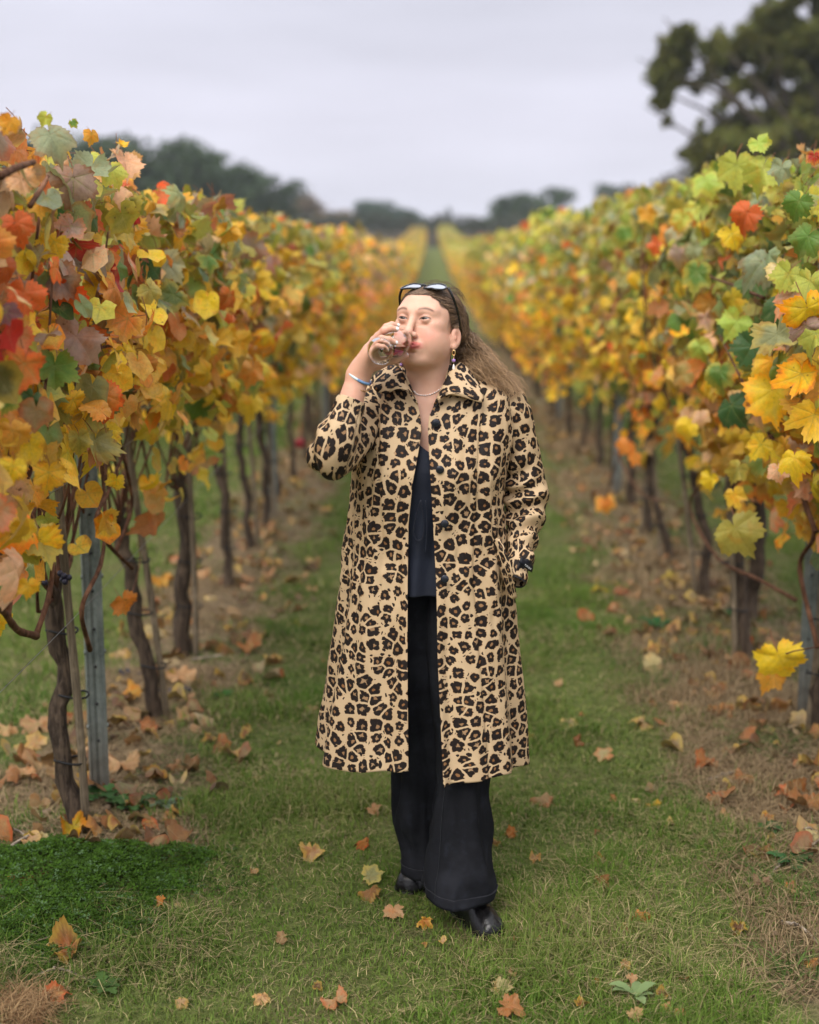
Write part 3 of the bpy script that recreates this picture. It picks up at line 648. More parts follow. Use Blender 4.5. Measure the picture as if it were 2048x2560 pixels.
# the leaves one can pick out at the front of the canopies
def feature(side, px, py, size_px, col, var, face=(0, -1, .25), roll=0., depth=None, mixc=None):
    xp = depth if depth is not None else (-.86 if side == 'L' else 1.03)
    p = atx(px, py, xp); size = size_px / FPX * p[1] * 1.05
    Y, root, org = min(VINES[side], key=lambda v: abs(v[0] - p[1]))
    n_ = nrm(np.array(face, float) + RNG.randn(3) * .22); t_ = np.array([math.sin(roll), 0, -math.cos(roll)]); t_ = nrm(t_ - n_ * t_.dot(n_)); x_ = np.cross(t_, n_)
    c = np.array(PAL[col]) * RNG.uniform(.92, 1.1)
    add_leaf(root, p - org - t_ * size * .2, np.stack([x_, t_, n_], -1), size, c, var)
FL = [(19, 315, 62, 'amber'), (139, 357, 118, 'ggreen'), (186, 473, 130, 'mauve'), (223, 435, 105, 'ggreen'), (232, 658, 98, 'peach'), (162, 715, 112, 'mauve'), (125, 621, 95, 'gold'),
      (60, 756, 115, 'redor'), (180, 868, 150, 'mauve'), (30, 848, 105, 'rust'), (20, 793, 85, 'purple'), (350, 800, 135, 'olive'), (311, 937, 88, 'dgreen'), (135, 940, 125, 'green'), (74, 1011, 78, 'dgreen'),
      (270, 1015, 72, 'green'), (46, 575, 95, 'redor'), (56, 462, 85, 'peach'), (262, 823, 64, 'ggreen'), (202, 1108, 74, 'olive'), (282, 1085, 76, 'yellow'), (329, 551, 50, 'red'), (290, 438, 74, 'ygreen'),
      (306, 366, 36, 'gold'), (37, 1095, 98, 'amber'), (120, 1200, 98, 'gold'), (30, 1180, 84, 'yellow'), (60, 1330, 70, 'yellow'), (70, 1475, 62, 'gold'), (110, 300, 42, 'ygreen'), (186, 311, 28, 'green'), (230, 345, 46, 'amber'),
      (222, 560, 76, 'dgreen'), (172, 580, 82, 'mauve'), (190, 1010, 70, 'gold'), (15, 1010, 76, 'green'), (420, 640, 62, 'mauve'), (448, 575, 48, 'dgreen'), (290, 1210, 60, 'yellow'), (250, 740, 78, 'dgreen'), (100, 520, 70, 'amber'), (430, 740, 60, 'gold'), (520, 700, 40, 'mauve')]
for k, (px, py, s_, c) in enumerate(FL): feature('L', px, py, s_, c, (k * 3) % 10, (.45, -1, .25), RNG.uniform(-.7, .7))
FR = [(1770, 467, 84, 'lime'), (1840, 437, 112, 'ygreen'), (1900, 440, 100, 'ygreen'), (1950, 432, 66, 'ggreen'), (1902, 366, 60, 'lime'), (1858, 550, 95, 'redor'), (1835, 600, 80, 'yellow'), (1889, 670, 108, 'ggreen'),
      (1950, 682, 66, 'cream'), (1950, 780, 112, 'dgreen'), (2008, 608, 95, 'green'), (1739, 700, 100, 'green'), (1752, 878, 70, 'lime'), (1832, 818, 88, 'lime'), (1868, 885, 104, 'dgreen'), (1796, 948, 92, 'green'),
      (1930, 1010, 160, 'yellow'), (1928, 925, 115, 'gold'), (2000, 960, 120, 'yellow'), (1836, 1032, 100, 'dgreen'), (1752, 1047, 52, 'peach'), (1893, 1125, 84, 'yellow'), (1840, 1183, 66, 'olive'), (1637, 620, 54, 'redor'),
      (2036, 400, 46, 'red'), (1717, 1075, 70, 'yellow'), (1774, 1208, 62, 'yellow'), (1985, 1160, 90, 'yellow'), (2030, 1060, 120, 'gold'), (1850, 1345, 128, 'olive'), (1945, 1185, 60, 'peach'), (1840, 1250, 70, 'gold'),
      (1560, 590, 62, 'green'), (1620, 540, 56, 'amber'), (2020, 720, 90, 'ygreen'), (1990, 520, 84, 'green'), (1700, 560, 70, 'ygreen'), (1690, 640, 60, 'mauve'), (1650, 780, 62, 'rust'), (1560, 1120, 52, 'orange'), (1515, 1265, 56, 'orange'), (1585, 1150, 50, 'orange'), (2030, 850, 90, 'ygreen')]
for k, (px, py, s_, c) in enumerate(FR): feature('R', px, py, s_, c, (k * 7 + 3) % 10, (-.5, -1, .25), RNG.uniform(-.7, .7))
feature('R', 1955, 1665, 135, 'yellow', 2, (-.4, -1, .1), .35, 1.16); feature('R', 1925, 1700, 80, 'amber', 7, (-.2, -1, .2), -.5, 1.16)
feature('L', 313, 1515, 74, 'orange', 4, (.5, -1, .2), .4, -.98)

# the long bent shoots that cross the front of the near vines
def shoot(side, pix, xs, r0, mat=None):
    P = curve_pts([atx(a, b, x_) for (a, b), x_ in zip(pix, xs)], 22); Y, root, org = min(VINES[side], key=lambda v: abs(v[0] - P[0][1]))
    m = MB(); m.tube(P, np.linspace(r0, r0 * .65, 22) * (1 + .15 * (np.arange(22) % 5 == 0)), 7); m.obj('cane', mat or M_CANE, root, org)
shoot('L', [(225, 1625), (205, 1520), (255, 1400), (262, 1250), (240, 1050)], [-1.02, -.99, -.97, -.98, -1.0], .0075)
shoot('L', [(90, 1590), (45, 1575), (10, 1530), (-20, 1500)], [-1.0, -.98, -.97, -.97], .010)
shoot('L', [(90, 1590), (125, 1480), (130, 1380), (100, 1300), (110, 1150)], [-1.0, -.98, -.98, -1.0, -1.0], .0075)
shoot('L', [(20, 1540), (30, 1440), (22, 1330)], [-.97, -.97, -.97], .008)
shoot('L', [(290, 1380), (330, 1260), (300, 1100), (280, 950)], [-1.05, -1.03, -1.0, -1.0], .007)
shoot('L', [(330, 1420), (270, 1360), (240, 1300), (270, 1230), (310, 1130)], [-1.05, -1.0, -.98, -.98, -1.0], .007)
shoot('R', [(1990, 1500), (1900, 1450), (1790, 1390), (1725, 1250), (1850, 1140), (1905, 1100)], [1.45, 1.36, 1.28, 1.25, 1.22, 1.2], .0085)
shoot('R', [(2045, 1620), (2000, 1420), (2035, 1340), (2010, 1260), (1930, 1090)], [1.33, 1.30, 1.3, 1.28, 1.2], .009)
shoot('R', [(2040, 1330), (1990, 1200), (1920, 1080)], [1.25, 1.22, 1.15], .009)
shoot('R', [(1910, 745), (1840, 715), (1775, 690), (1710, 640)], [1.08, 1.07, 1.08, 1.12], .0058)
shoot('R', [(1880, 1000), (1845, 930), (1800, 840)], [1.07, 1.05, 1.06], .005)
shoot('L', [(100, 950), (170, 930), (250, 870), (370, 858)], [-.9, -.88, -.87, -.9], .0055)
shoot('L', [(0, 440), (40, 420), (85, 405)], [-.85, -.84, -.84], .009)
shoot('L', [(75, 515), (110, 460), (120, 440)], [-.85, -.84, -.84], .006)
shoot('R', [(1540, 1130), (1600, 1230), (1690, 1260)], [1.2, 1.22, 1.3], .007)
shoot('R', [(1510, 1262), (1530, 1190), (1560, 1110), (1600, 1020), (1620, 930)], [1.03, 1.03, 1.04, 1.08, 1.12], .005)
shoot('R', [(1950, 1640), (1985, 1628), (2050, 1612), (2110, 1560)], [1.165, 1.18, 1.25, 1.3], .0028)
shoot('L', [(318, 1495), (335, 1470), (350, 1400), (345, 1330)], [-.98, -1.0, -1.03, -1.05], .003)

# ------------------------------------------------------------------ posts and wires
def post(Y, xr, side, lab, H=1.95):
    z = float(gh(xr, Y)); root = empty('steel_post', (xr, Y, z), lab, 'post', 'steel posts of the trellis'); wd, dp, tk = .030, .020, .0022
    prof = np.array([[-wd, -dp], [-wd + .004, -dp - .0], [-wd + .008, -dp + .004], [-.010, -dp + .004], [0, -dp + .010], [.010, -dp + .004], [wd - .008, -dp + .004], [wd - .004, -dp], [wd, -dp], [wd, dp], [wd - .006, dp], [wd - .006, dp - .004],
                     [wd - tk, -dp + .012], [0, -dp + .014], [-wd + tk, -dp + .012], [-wd + .006, dp - .004], [-wd + .006, dp], [-wd, dp]])
    m = MB(); nP = len(prof); zs = [-.05, H]; V = np.concatenate([np.concatenate([prof, np.full((nP, 1), q)], 1) for q in zs]); j = np.arange(nP); j2 = (j + 1) % nP
    m.add(V, np.stack([j, j2, nP + j2, nP + j], -1)); bd = m.obj('profile', M_STEEL, root, flat=True)
    bd.rotation_euler = (0, 0, .35 if side == 'L' else -.3)
    if Y < 11:
        for k in range(14):
            m = MB(); zc = .18 + k * .125; m.tube([[0, -dp + .0040, zc], [0, -dp + .0085, zc]], .0045, 8); m.obj('hole', M_HOLE, bd)
            if k % 2 == 0:
                for s_ in (-1, 1): m = MB(); m.box((s_ * (wd + .002), -dp + .004, zc + .05), (.003, .004, .007)); m.obj('hook', M_STEEL, bd)
    return root
post(4.50, -1.085, 'L', 'grey steel trellis post next to the nearest trunk of the left row')
post(9.53, -1.06, 'L', 'blurred steel post further along the left row by the coat sleeve', 1.15)
post(14.6, ROW_L, 'L', 'small far steel post standing deep in the left row')
post(5.35, 1.45, 'R', 'steel trellis post at the outer edge of the right row')
post(10.4, ROW_R - .02, 'R', 'blurred steel post under orange leaves along the right row')
post(15.4, ROW_R, 'R', 'small far steel post standing deep in the right row')
for xr, nm in ((ROW_L, 'left'), (ROW_R, 'right')):
    for zw, hn in ((.72, 'lowest'), (1.12, 'second lowest'), (1.5, 'second highest'), (1.86, 'topmost')):
        ys = np.concatenate([np.arange(1.5, 16, .5), np.arange(16, 128, 6)]); m = MB()
        m.tube(np.stack([np.full(len(ys), xr + .035), ys, gz(0, ys) + zw + .008 * np.sin(ys * 1.2)], -1), .0014, 4, cap=False)
        tag(m.obj('trellis_wire', M_WIRE), f'{hn} thin wire strung along the {nm} row of vines', 'wire', 'trellis wires')

# grapes: a few left on the vine, a bunch dropped on the soil
M_GRAPE = mat_simple('dark_grape', (.014, .012, .028), .45, .4, .5, 60, .05)
GR = MB(); GR.sphere((0, 0, 0), (1, 1, 1), 10, 7); GRM = GR.mesh('grape', M_GRAPE)
def grapes(root, pts, r, nm='grape'):
    for p in pts: o = link(nm, GRM, root, p); o.scale = (r, r, r * 1.08)
Y, root, org = VINES['L'][1]; c = atx(160, 1440, -1.0) - org
grapes(root, [c + np.array(q) * .012 for q in ((0, 0, 0), (1.1, .2, -.4), (-.9, .3, .5), (.3, -.4, -1.3), (-.5, .5, -1.0), (-4.4, 0, -1.6))], .0085)
for (px, py), n_, lab in (((452, 1745), 16, 'squashed bunch of dark grapes on the soil beside a peach leaf'), ((320, 1695), 5, 'few loose dark grapes lying on the soil near the left row')):
    g = on_ground(px, py); g[2] = float(gh(g[0], g[1])); root = empty('fallen_grapes', g, lab, 'grapes'); rs = np.random.RandomState(px)
    grapes(root, [(rs.randn() * .035, rs.randn() * .022, .006 + .008 * rs.rand()) for _ in range(n_)], .009)
g = atx(750, 1108, -.93); m = MB(); m.sphere(g, (.034, .034, .040), 14, 10); m.tube([g + [0, 0, .035], g + [.005, 0, .08], g + [.01, 0, .16]], .005, 6)
tag(m.obj('red_marker', mat_simple('red_marker', (.30, .02, .03), .5, .3)), 'small round red marker hanging among the left row trunks by the elbow', 'marker')

# ------------------------------------------------------------------ fallen leaves, weeds, twigs
WORD = dict(peach='peach coloured', tan='tan', rust='rust brown', brown='brown', orange='orange', amber='amber', cream='cream white', beige='beige', yellow='bright yellow', pale='pale olive', dbrown='dark brown', purple='dark purple', redor='red orange', gold='golden', mauve='mauve')
def fallen(px, py, size_px, col, where, var=None, flat=False, lift=.012, stand=.25, name='fallen_leaf'):
    g = on_ground(px, py); g[2] = float(gh(g[0], g[1])); size = size_px / FPX * np.linalg.norm(g - CAM) * 1.12; size = float(np.clip(size, .018, .15))
    rs = np.random.RandomState(int(px * 7 + py)); me = (LEAF_FLAT if flat else LEAF_DRY); me = me[(var if var is not None else rs.randint(100)) % len(me)]
    o = link(name, me); N = nrm([rs.randn() * stand, -.25 - abs(rs.randn()) * stand, 1]); a = rs.rand() * 6.28
    T = np.array([math.cos(a), math.sin(a), 0]); T = nrm(T - N * T.dot(N)); X = np.cross(T, N); M = Matrix.Identity(4)
    for i in range(3):
        for j, v in enumerate((X, T, N)): M[i][j] = float(v[i] * size)
    M[0][3], M[1][3], M[2][3] = g[0], g[1], g[2] + lift + size * .12
    o.matrix_basis = M; c = (np.array(PAL[col]) * .66 + np.array([.23, .105, .035]) * (.40 if col not in ('yellow', 'cream', 'pale', 'gold') else .1)) * rs.uniform(.68, .95); o.color = (*c, 1)
    return tag(o, where.replace('#', WORD.get(col, col)), 'fallen leaf', 'fallen leaves on the ground')
FA = [(176, 2408, 96, 'rust', 'large curled # fallen leaf below the clover mat'), (51, 2223, 66, 'rust', '# folded fallen leaf on the outer edge of the clover'), (130, 2213, 42, 'purple', '# shrivelled fallen leaf on the clover'),
      (185, 2100, 62, 'yellow', '# fallen leaf leaning on the foot of the nearest trunk'), (107, 2130, 36, 'cream', '# fallen leaf on soil beside the nearest trunk'), (399, 2278, 42, 'orange', 'small # fallen leaf in the middle of the clover'),
      (450, 2283, 24, 'cream', 'tiny # leaf scrap at the clover edge'), (246, 2072, 36, 'peach', 'small # fallen leaf on soil behind the clover'), (376, 2074, 52, 'rust', '# fallen leaf at the rear rim of the clover'), (427, 2051, 60, 'rust', 'crumpled # fallen leaf behind the clover beside green weeds'),
      (779, 2148, 64, 'peach', 'crumpled # fallen leaf on the grass left of the trousers'), (707, 2362, 32, 'tan', 'small # fallen leaf on bare grass between clover and boots'), (454, 2526, 34, 'tan', 'small # fallen leaf at the bottom edge below the clover'), (656, 2517, 42, 'peach', 'star shaped # fallen leaf near the bottom edge'),
      (10, 2343, 46, 'rust', '# fallen leaf at the left border beside dry grass'), (135, 2515, 66, 'rust', 'torn # fallen leaf in the dry tussock at the bottom left corner'), (635, 2199, 22, 'tan', 'tiny # leaf scrap on the grass left of the woman'), (840, 2530, 60, 'tan', 'ragged # fallen leaf at the bottom edge left of the boot'), (791, 2487, 26, 'dbrown', 'tiny # leaf scrap near the bottom edge'),
      (926, 2212, 60, 'pale', '# fallen leaf standing on edge left of the rear boot', True), (926, 2253, 62, 'brown', '# fallen leaf just in front of the pale olive leaf'), (984, 2298, 54, 'peach', 'lobed # fallen leaf in front of the rear boot', True), (1059, 2323, 40, 'orange', '# fallen leaf on grass left of the front boot'),
      (912, 2123, 38, 'orange', 'curled # fallen leaf left of the trouser leg'), (932, 2041, 40, 'peach', 'pale # fallen leaf left of the coat hem'), (1361, 2012, 60, 'tan', 'twisted # fallen leaf right of the trousers'), (1280, 2095, 34, 'orange', 'small curled # fallen leaf right of the trouser leg'),
      (1239, 2120, 24, 'brown', 'tiny # fallen leaf touching the trouser leg'), (1338, 2157, 28, 'peach', 'small # fallen leaf on grass right of the trouser hem'), (1026, 2216, 38, 'tan', 'curled # fallen leaf lying over the rear boot'), (1318, 1850, 44, 'orange', '# fallen leaf behind the right coat hem'), (1300, 1915, 34, 'rust', '# fallen leaf under the right corner of the coat'),
      (1248, 2491, 60, 'cream', '# flat fallen leaf below the front boot', True), (1266, 2541, 66, 'rust', 'lobed # fallen leaf at the bottom edge below the cream leaf'), (1559, 2420, 30, 'peach', 'small # fallen leaf on the grass low on the right side'), (1603, 2300, 54, 'orange', 'curled # fallen leaf on grass midway between boot and right strip'),
      (1566, 2334, 32, 'tan', 'small # fallen leaf just below the curled orange one'), (1844, 2329, 44, 'dbrown', '# lobed fallen leaf at the right grass edge'), (1505, 2160, 38, 'amber', 'curled # fallen leaf on worn grass right of the woman'), (1500, 2221, 44, 'brown', 'curled # fallen leaf below the amber one'),
      (1588, 2546, 40, 'tan', '# fallen leaf at the bottom edge right of the boot'), (1672, 2528, 34, 'peach', 'small # fallen leaf near a green weed at the bottom'), (1578, 2457, 28, 'peach', 'small # fallen leaf above the bottom right weed'), (1699, 2543, 28, 'tan', 'small # fallen leaf at the bottom border right of the weed'), (1492, 2465, 26, 'amber', 'tiny # fallen leaf left of the bottom weed'),
      (1655, 2501, 34, 'dbrown', '# fallen leaf right behind the bottom weed'), (2028, 2128, 46, 'cream', '# fallen leaf on soil at the right border', True), (1977, 2233, 38, 'peach', '# fallen leaf on soil of the right strip'), (1903, 2216, 40, 'mauve', '# fallen leaf on soil next to a short twig'), (1633, 2025, 40, 'yellow', 'rolled # fallen leaf on the right grass edge'),
      (1812, 2049, 26, 'peach', 'small # fallen leaf at the right soil edge'), (1785, 2005, 46, 'tan', 'crumpled # fallen leaf at the right soil edge above the small one'), (1918, 2059, 34, 'orange', '# fallen leaf upright on the right strip'), (2016, 2040, 84, 'rust', 'big crinkled # fallen leaf at the right border'), (1975, 2010, 56, 'rust', 'crinkled # fallen leaf beside the big one at the right border'),
      (2040, 2425, 40, 'rust', '# fallen leaf on soil at the lower right border'), (1514, 1897, 52, 'cream', '# fallen leaf flat on the grass right of the coat', True), (1422, 1815, 44, 'beige', '# fallen leaf on grass right of the coat skirt'), (1444, 1864, 32, 'brown', '# fallen leaf just below the beige one'), (1704, 1775, 54, 'tan', 'ragged # fallen leaf on the edge of the right strip'),
      (1766, 1921, 62, 'rust', '# fallen leaf with curled rim on the right strip'), (1858, 1960, 66, 'rust', 'large # fallen leaf lying by a stick on the right strip'), (1625, 1678, 60, 'cream', '# fallen leaf in a heap on the right strip', True), (1633, 1645, 50, 'rust', '# fallen leaf on top of the heap on the right strip'), (1541, 1533, 48, 'tan', '# fallen leaf at the grass edge of the right strip'),
      (1506, 1489, 46, 'yellow', '# fallen leaf at the edge of the right strip'), (1664, 1463, 52, 'yellow', '# fallen leaf among dry stalks of the right strip'), (97, 1833, 80, 'peach', 'big crinkled # fallen leaf left of the steel post'), (320, 1771, 78, 'amber', 'folded # fallen leaf on soil right of the steel post'), (445, 1720, 88, 'peach', 'long # fallen leaf beside the dropped grapes'),
      (552, 1882, 72, 'rust', 'curled # fallen leaf alone on the left grass edge'), (631, 1636, 62, 'rust', 'crumpled # fallen leaf at the left grass edge below the elbow'), (306, 1933, 82, 'peach', 'broad # fallen leaf at the foot of the steel post'), (399, 1951, 56, 'rust', '# fallen leaf on soil near the foot of the steel post'), (394, 1599, 62, 'beige', '# folded fallen leaf beside the third stake of the left row'),
      (408, 1469, 60, 'amber', '# fallen leaf on soil between two left trunks'), (376, 1845, 48, 'rust', '# fallen leaf on soil behind the steel post'), (301, 1645, 56, 'tan', '# fallen leaf on soil behind the leaning trunk'), (508, 1450, 50, 'peach', '# fallen leaf on soil by the thick trunk'), (480, 1545, 34, 'orange', 'small # fallen leaf on soil behind the thick trunk'), (740, 1570, 30, 'yellow', '# fallen leaf on the grass left of the coat'),
      (780, 1485, 26, 'peach', 'small # fallen leaf on grass near the coat, far left'), (775, 1788, 34, 'peach', '# fallen leaf on grass beside the left coat corner'), (645, 1955, 20, 'peach', 'tiny # fallen leaf on the left lawn'), (1400, 1712, 28, 'tan', 'small # fallen leaf on grass right of the coat, further back'), (1590, 2010, 24, 'beige', 'tiny # leaf scrap on the right lawn'),
      (1535, 2005, 22, 'rust', 'tiny # leaf scrap in tall grass on the right'), (1109, 2372, 22, 'tan', 'tiny # leaf scrap in front of the boot'), (1287, 2362, 22, 'rust', 'tiny # leaf scrap right of the boot toe'), (1345, 2365, 20, 'rust', 'tiny # leaf scrap further right of the boot toe'), (1282, 2455, 22, 'tan', 'tiny # leaf scrap above the cream leaf'), (1453, 2530, 36, 'brown', '# fallen leaf at the bottom, in the middle of the right lawn'),
      (1985, 2005, 60, 'brown', '# withered fallen leaf on the right strip by the border'), (20, 1835, 60, 'tan', '# fallen leaf on soil at the left border'), (60, 1920, 60, 'brown', '# fallen leaf on soil left of the nearest trunk'), (60, 1955, 66, 'peach', 'flat # fallen leaf on soil left of the nearest trunk'), (225, 1970, 46, 'rust', '# fallen leaf on soil right behind the nearest trunk'), (1740, 1520, 50, 'peach', '# fallen leaf by a crooked trunk of the right row'), (2030, 1860, 60, 'rust', '# fallen leaf in dry stalks at the right border')]
for q in FA: fallen(*q[:5], flat=len(q) > 5)
PL = dict(); rs = np.random.RandomState(21)
def scatter(n, xc, sx, y0, y1, lab, grp, cols, smin, smax, pw=1.2):
    for _ in range(n):
        y = y0 + (y1 - y0) * rs.rand() ** pw; x = xc + rs.randn() * sx; z = float(gh(x, y)); c = cols[rs.randint(len(cols))]; size = rs.uniform(smin, smax)
        o = link('fallen_leaf', (LEAF_DRY + LEAF_FLAT)[rs.randint(11)]); o.location = (x, y, z + .01 + size * .1); o.rotation_euler = (rs.randn() * .4, rs.randn() * .4, rs.rand() * 6.28); o.scale = (size,) * 3
        k = (np.array(PAL[c]) * .6 + np.array([.23, .105, .035]) * .5) * rs.uniform(.55, .95); o.color = (*k, 1); tag(o, lab, 'fallen leaf', grp)
bc = ['peach', 'tan', 'rust', 'rust', 'brown', 'beige', 'tan', 'dbrown']
scatter(58, ROW_L, .20, 4.6, 9.5, 'dry brown fallen leaf lost in the litter under the left row', 'leaf litter under the left row', bc, .05, .11)
scatter(66, ROW_R - .08, .22, 4.6, 9.5, 'dry brown fallen leaf lost in the litter under the right row', 'leaf litter under the right row', bc, .05, .11)
scatter(14, ROW_L, .2, 9.5, 17, 'blurred fallen leaf in the far litter under the left row', 'far leaf litter under the left row', bc, .07, .12)
scatter(14, ROW_R, .2, 9.5, 17, 'blurred fallen leaf in the far litter under the right row', 'far leaf litter under the right row', bc, .07, .12)
scatter(30, .15, .62, 3.2, 9, 'scrap of dry leaf caught in the grass of the alley', 'leaf scraps in the alley grass', ['tan', 'peach', 'rust', 'beige', 'brown'], .015, .034)
scatter(8, .15, .6, 9, 16, 'pale fallen leaf far down the grass alley behind the woman', 'far leaves on the alley grass', ['tan', 'peach', 'beige'], .05, .09)

lit = MB(); rs = np.random.RandomState(55)
for _ in range(900):
    sd = rs.rand() < .45; y = 4.0 + 13 * rs.rand() ** 1.5; x = (ROW_L + rs.randn() * .2) if sd else (ROW_R - .08 + rs.randn() * .24); lv, t3, q4, ed, vn, lu = LO[rs.randint(len(LO))]; s_ = rs.uniform(.035, .10)
    V = lv * s_; V[:, 2] += (.25 * s_) * np.sin(V[:, 0] / s_ * 5 + rs.rand() * 6) + .2 * s_ * np.cos(V[:, 1] / s_ * 4 + rs.rand() * 6); Mx = Matrix.Rotation(rs.rand() * 6.28, 3, 'Z') @ Matrix.Rotation(rs.randn() * .5, 3, 'X'); V = V @ np.array(Mx).T + [x, y, float(gh(x, y)) + .012 + s_ * .12]
    k = (np.array(PAL[bc[rs.randint(len(bc))]]) * .55 + np.array([.19, .09, .035]) * .55) * rs.uniform(.45, .9); n0 = lit.n
    lit.add(V, t3, tint=np.array([*k, 1]), rnd=rs.rand(), edge=ed, vein=vn, luv=lu); lit.F4.append(q4 + n0)
tag(lit.obj('leaf_litter', M_DRY), 'brown leaf litter carpeting the bare strips under both vine rows', 'leaf litter', None, 'stuff')
def weed(px, py, size, n, lab, col=(.045, .10, .03), up=.5, jag=.3):
    g = on_ground(px, py); g[2] = float(gh(g[0], g[1])); root = empty('weed', g, lab, 'weed', 'weeds at the foot of the vines'); rs = np.random.RandomState(int(px + py))
    for k in range(n):
        a = k * 2.4 + rs.rand() * .6; L = size * rs.uniform(.6, 1.1); m = MB(); t_ = np.linspace(0, 1, 9); w_ = .20 * L * np.sin(np.clip(t_ * .94 + .05, 0, 1) * np.pi) ** .8 * (1 + jag * np.where(np.arange(9) % 2, 1, -1)); w_[-1] = .002
        d = np.array([math.cos(a), math.sin(a), 0]); s_ = np.array([-d[1], d[0], 0]); u_ = up * rs.uniform(.5, 1.3)
        mid = d * (L * t_)[:, None] * .85 + np.array([0, 0, 1]) * (L * (u_ * t_ - u_ * .7 * t_ ** 2) + .008)[:, None]
        V = np.concatenate([mid - s_ * w_[:, None] + [0, 0, .12 * L * .3], mid, mid + s_ * w_[:, None] + [0, 0, .12 * L * .3]]); j = np.arange(8)
        m.add(V, np.concatenate([np.stack([j, j + 1, j + 10, j + 9], -1), np.stack([j + 9, j + 10, j + 19, j + 18], -1)]), tint=np.array([*(np.array(col) * rs.uniform(.7, 1.3)), 1])); m.obj('leaf', M_BLADE, root)
weed(250, 2010, .11, 9, 'green thistle like weed at the foot of the steel post', jag=.45)
weed(330, 2030, .105, 15, 'large jagged green weed right of the steel post', (.05, .105, .03), .8, .5)
weed(410, 2015, .09, 8, 'small grey green weed behind the rear rim of the clover', (.10, .15, .09), .5, .4)
weed(1640, 1580, .10, 14, 'tuft of fresh green weed at the edge of the right strip', (.03, .10, .03), .9, .2)
weed(1590, 2500, .07, 6, 'pale green weed on the grass at the bottom', (.16, .22, .09), .9, .1)
weed(1920, 2085, .07, 8, 'small dark weed on the right soil edge', (.035, .085, .025), .6, .3)
weed(1985, 2170, .09, 9, 'green weed between twigs at the right border', (.035, .095, .03), .6, .3)
weed(1830, 1560, .10, 10, 'green weed behind the crooked trunk of the right row', (.05, .12, .03), .7, .3)
weed(140, 2395, .08, 7, 'broad leaved weed at the lower rim of the clover', (.050, .095, .022), .4, .1)
weed(260, 2480, .07, 8, 'grey weed between dead stems at the bottom left', (.055, .10, .025), .5, .3)
weed(560, 1760, .06, 12, 'little green tuft on the left grass edge', (.04, .11, .025), 1.0, .1)
M_TWIG = mat_bark('dead_twig', (.16, .12, .09), (.42, .35, .27), 60., .3)
def twig(pix, r_, lab):
    P = [on_ground(a, b) for a, b in pix]; P = curve_pts([[p[0], p[1], float(gh(p[0], p[1])) + r_ + .004 + .012 * (k % 2)] for k, p in enumerate(P)], 12); m = MB(); m.tube(P, np.linspace(r_, r_ * .5, 12), 6)
    k = 5; d = P[k + 1] - P[k]; m.tube([P[k], P[k] + [d[1] * 1.2, -d[0] * 1.0, .012], P[k] + [d[1] * 2.4, -d[0] * 1.7 + d[1], .016]], r_ * .5, 5); tag(m.obj('twig', M_TWIG), lab, 'twig', 'dead twigs on the ground')
twig([(1955, 2312), (2000, 2335), (2050, 2372)], .006, 'pale forked twig on soil at the lower right border')
twig([(1770, 1955), (1835, 1945)], .007, 'short grey stick on the right strip beside brown leaves')
twig([(20, 2085), (55, 2110), (90, 2140)], .004, 'thin straight twig on soil left of the nearest trunk')
twig([(0, 2160), (60, 2130), (110, 2120)], .005, 'grey twig along the upper rim of the clover')
twig([(85, 2460), (150, 2450), (230, 2465)], .004, 'dead stem lying under the large curled leaf')
twig([(80, 2365), (160, 2375), (235, 2460)], .0022, 'long arched straw stem across the lower clover rim')
twig([(2010, 2080), (2040, 2110), (2060, 2140)], .005, 'weathered twig on soil by the right border')
twig([(1925, 2195), (1950, 2170)], .005, 'short twig beside the mauve leaf')
twig([(2000, 2150), (2048, 2130)], .005, 'bleached stick under the cream leaf at the right border')
twig([(480, 1665), (560, 1660)], .006, 'thin pale stick on soil under the left row')
# ------------------------------------------------------------------ far gate, hedge and trees
M_WOOD = mat_bark('fence_wood', (.07, .055, .045), (.17, .14, .11), 8., .3)
yf = 134.; zf = float(gz(0, yf)); fr = empty('wooden_fence', (0.2, yf, zf), 'brown wooden rail fence closing the far end of the grass alley', 'fence')
for k in range(9):
    m = MB(); m.box((-6 + k * 1.5, 0, .75), (.09, .09, .75)); m.obj('post', M_WOOD, fr)
for zz in (.45, .85, 1.25):
    m = MB(); m.box((0, -.12, zz), (6.1, .03, .09)); m.obj('rail', M_WOOD, fr)
def mat_foliage():
    t = NT('tree_foliage'); oi = t.n('ObjectInfo'); c = t.mix(1.0, oi.outputs['Color'], t.attr('tint').outputs['Color'], 'MULTIPLY')
    p = t.principled(c, .65, .2); tr = t.n('BsdfTranslucent'); t.put(tr.inputs[0], c); ms = t.n('MixShader'); ms.inputs[0].default_value = .15
    t.put(ms.inputs[1], p.outputs[0]); t.put(ms.inputs[2], tr.outputs[0]); return t.done(ms)
M_FOL = mat_foliage()
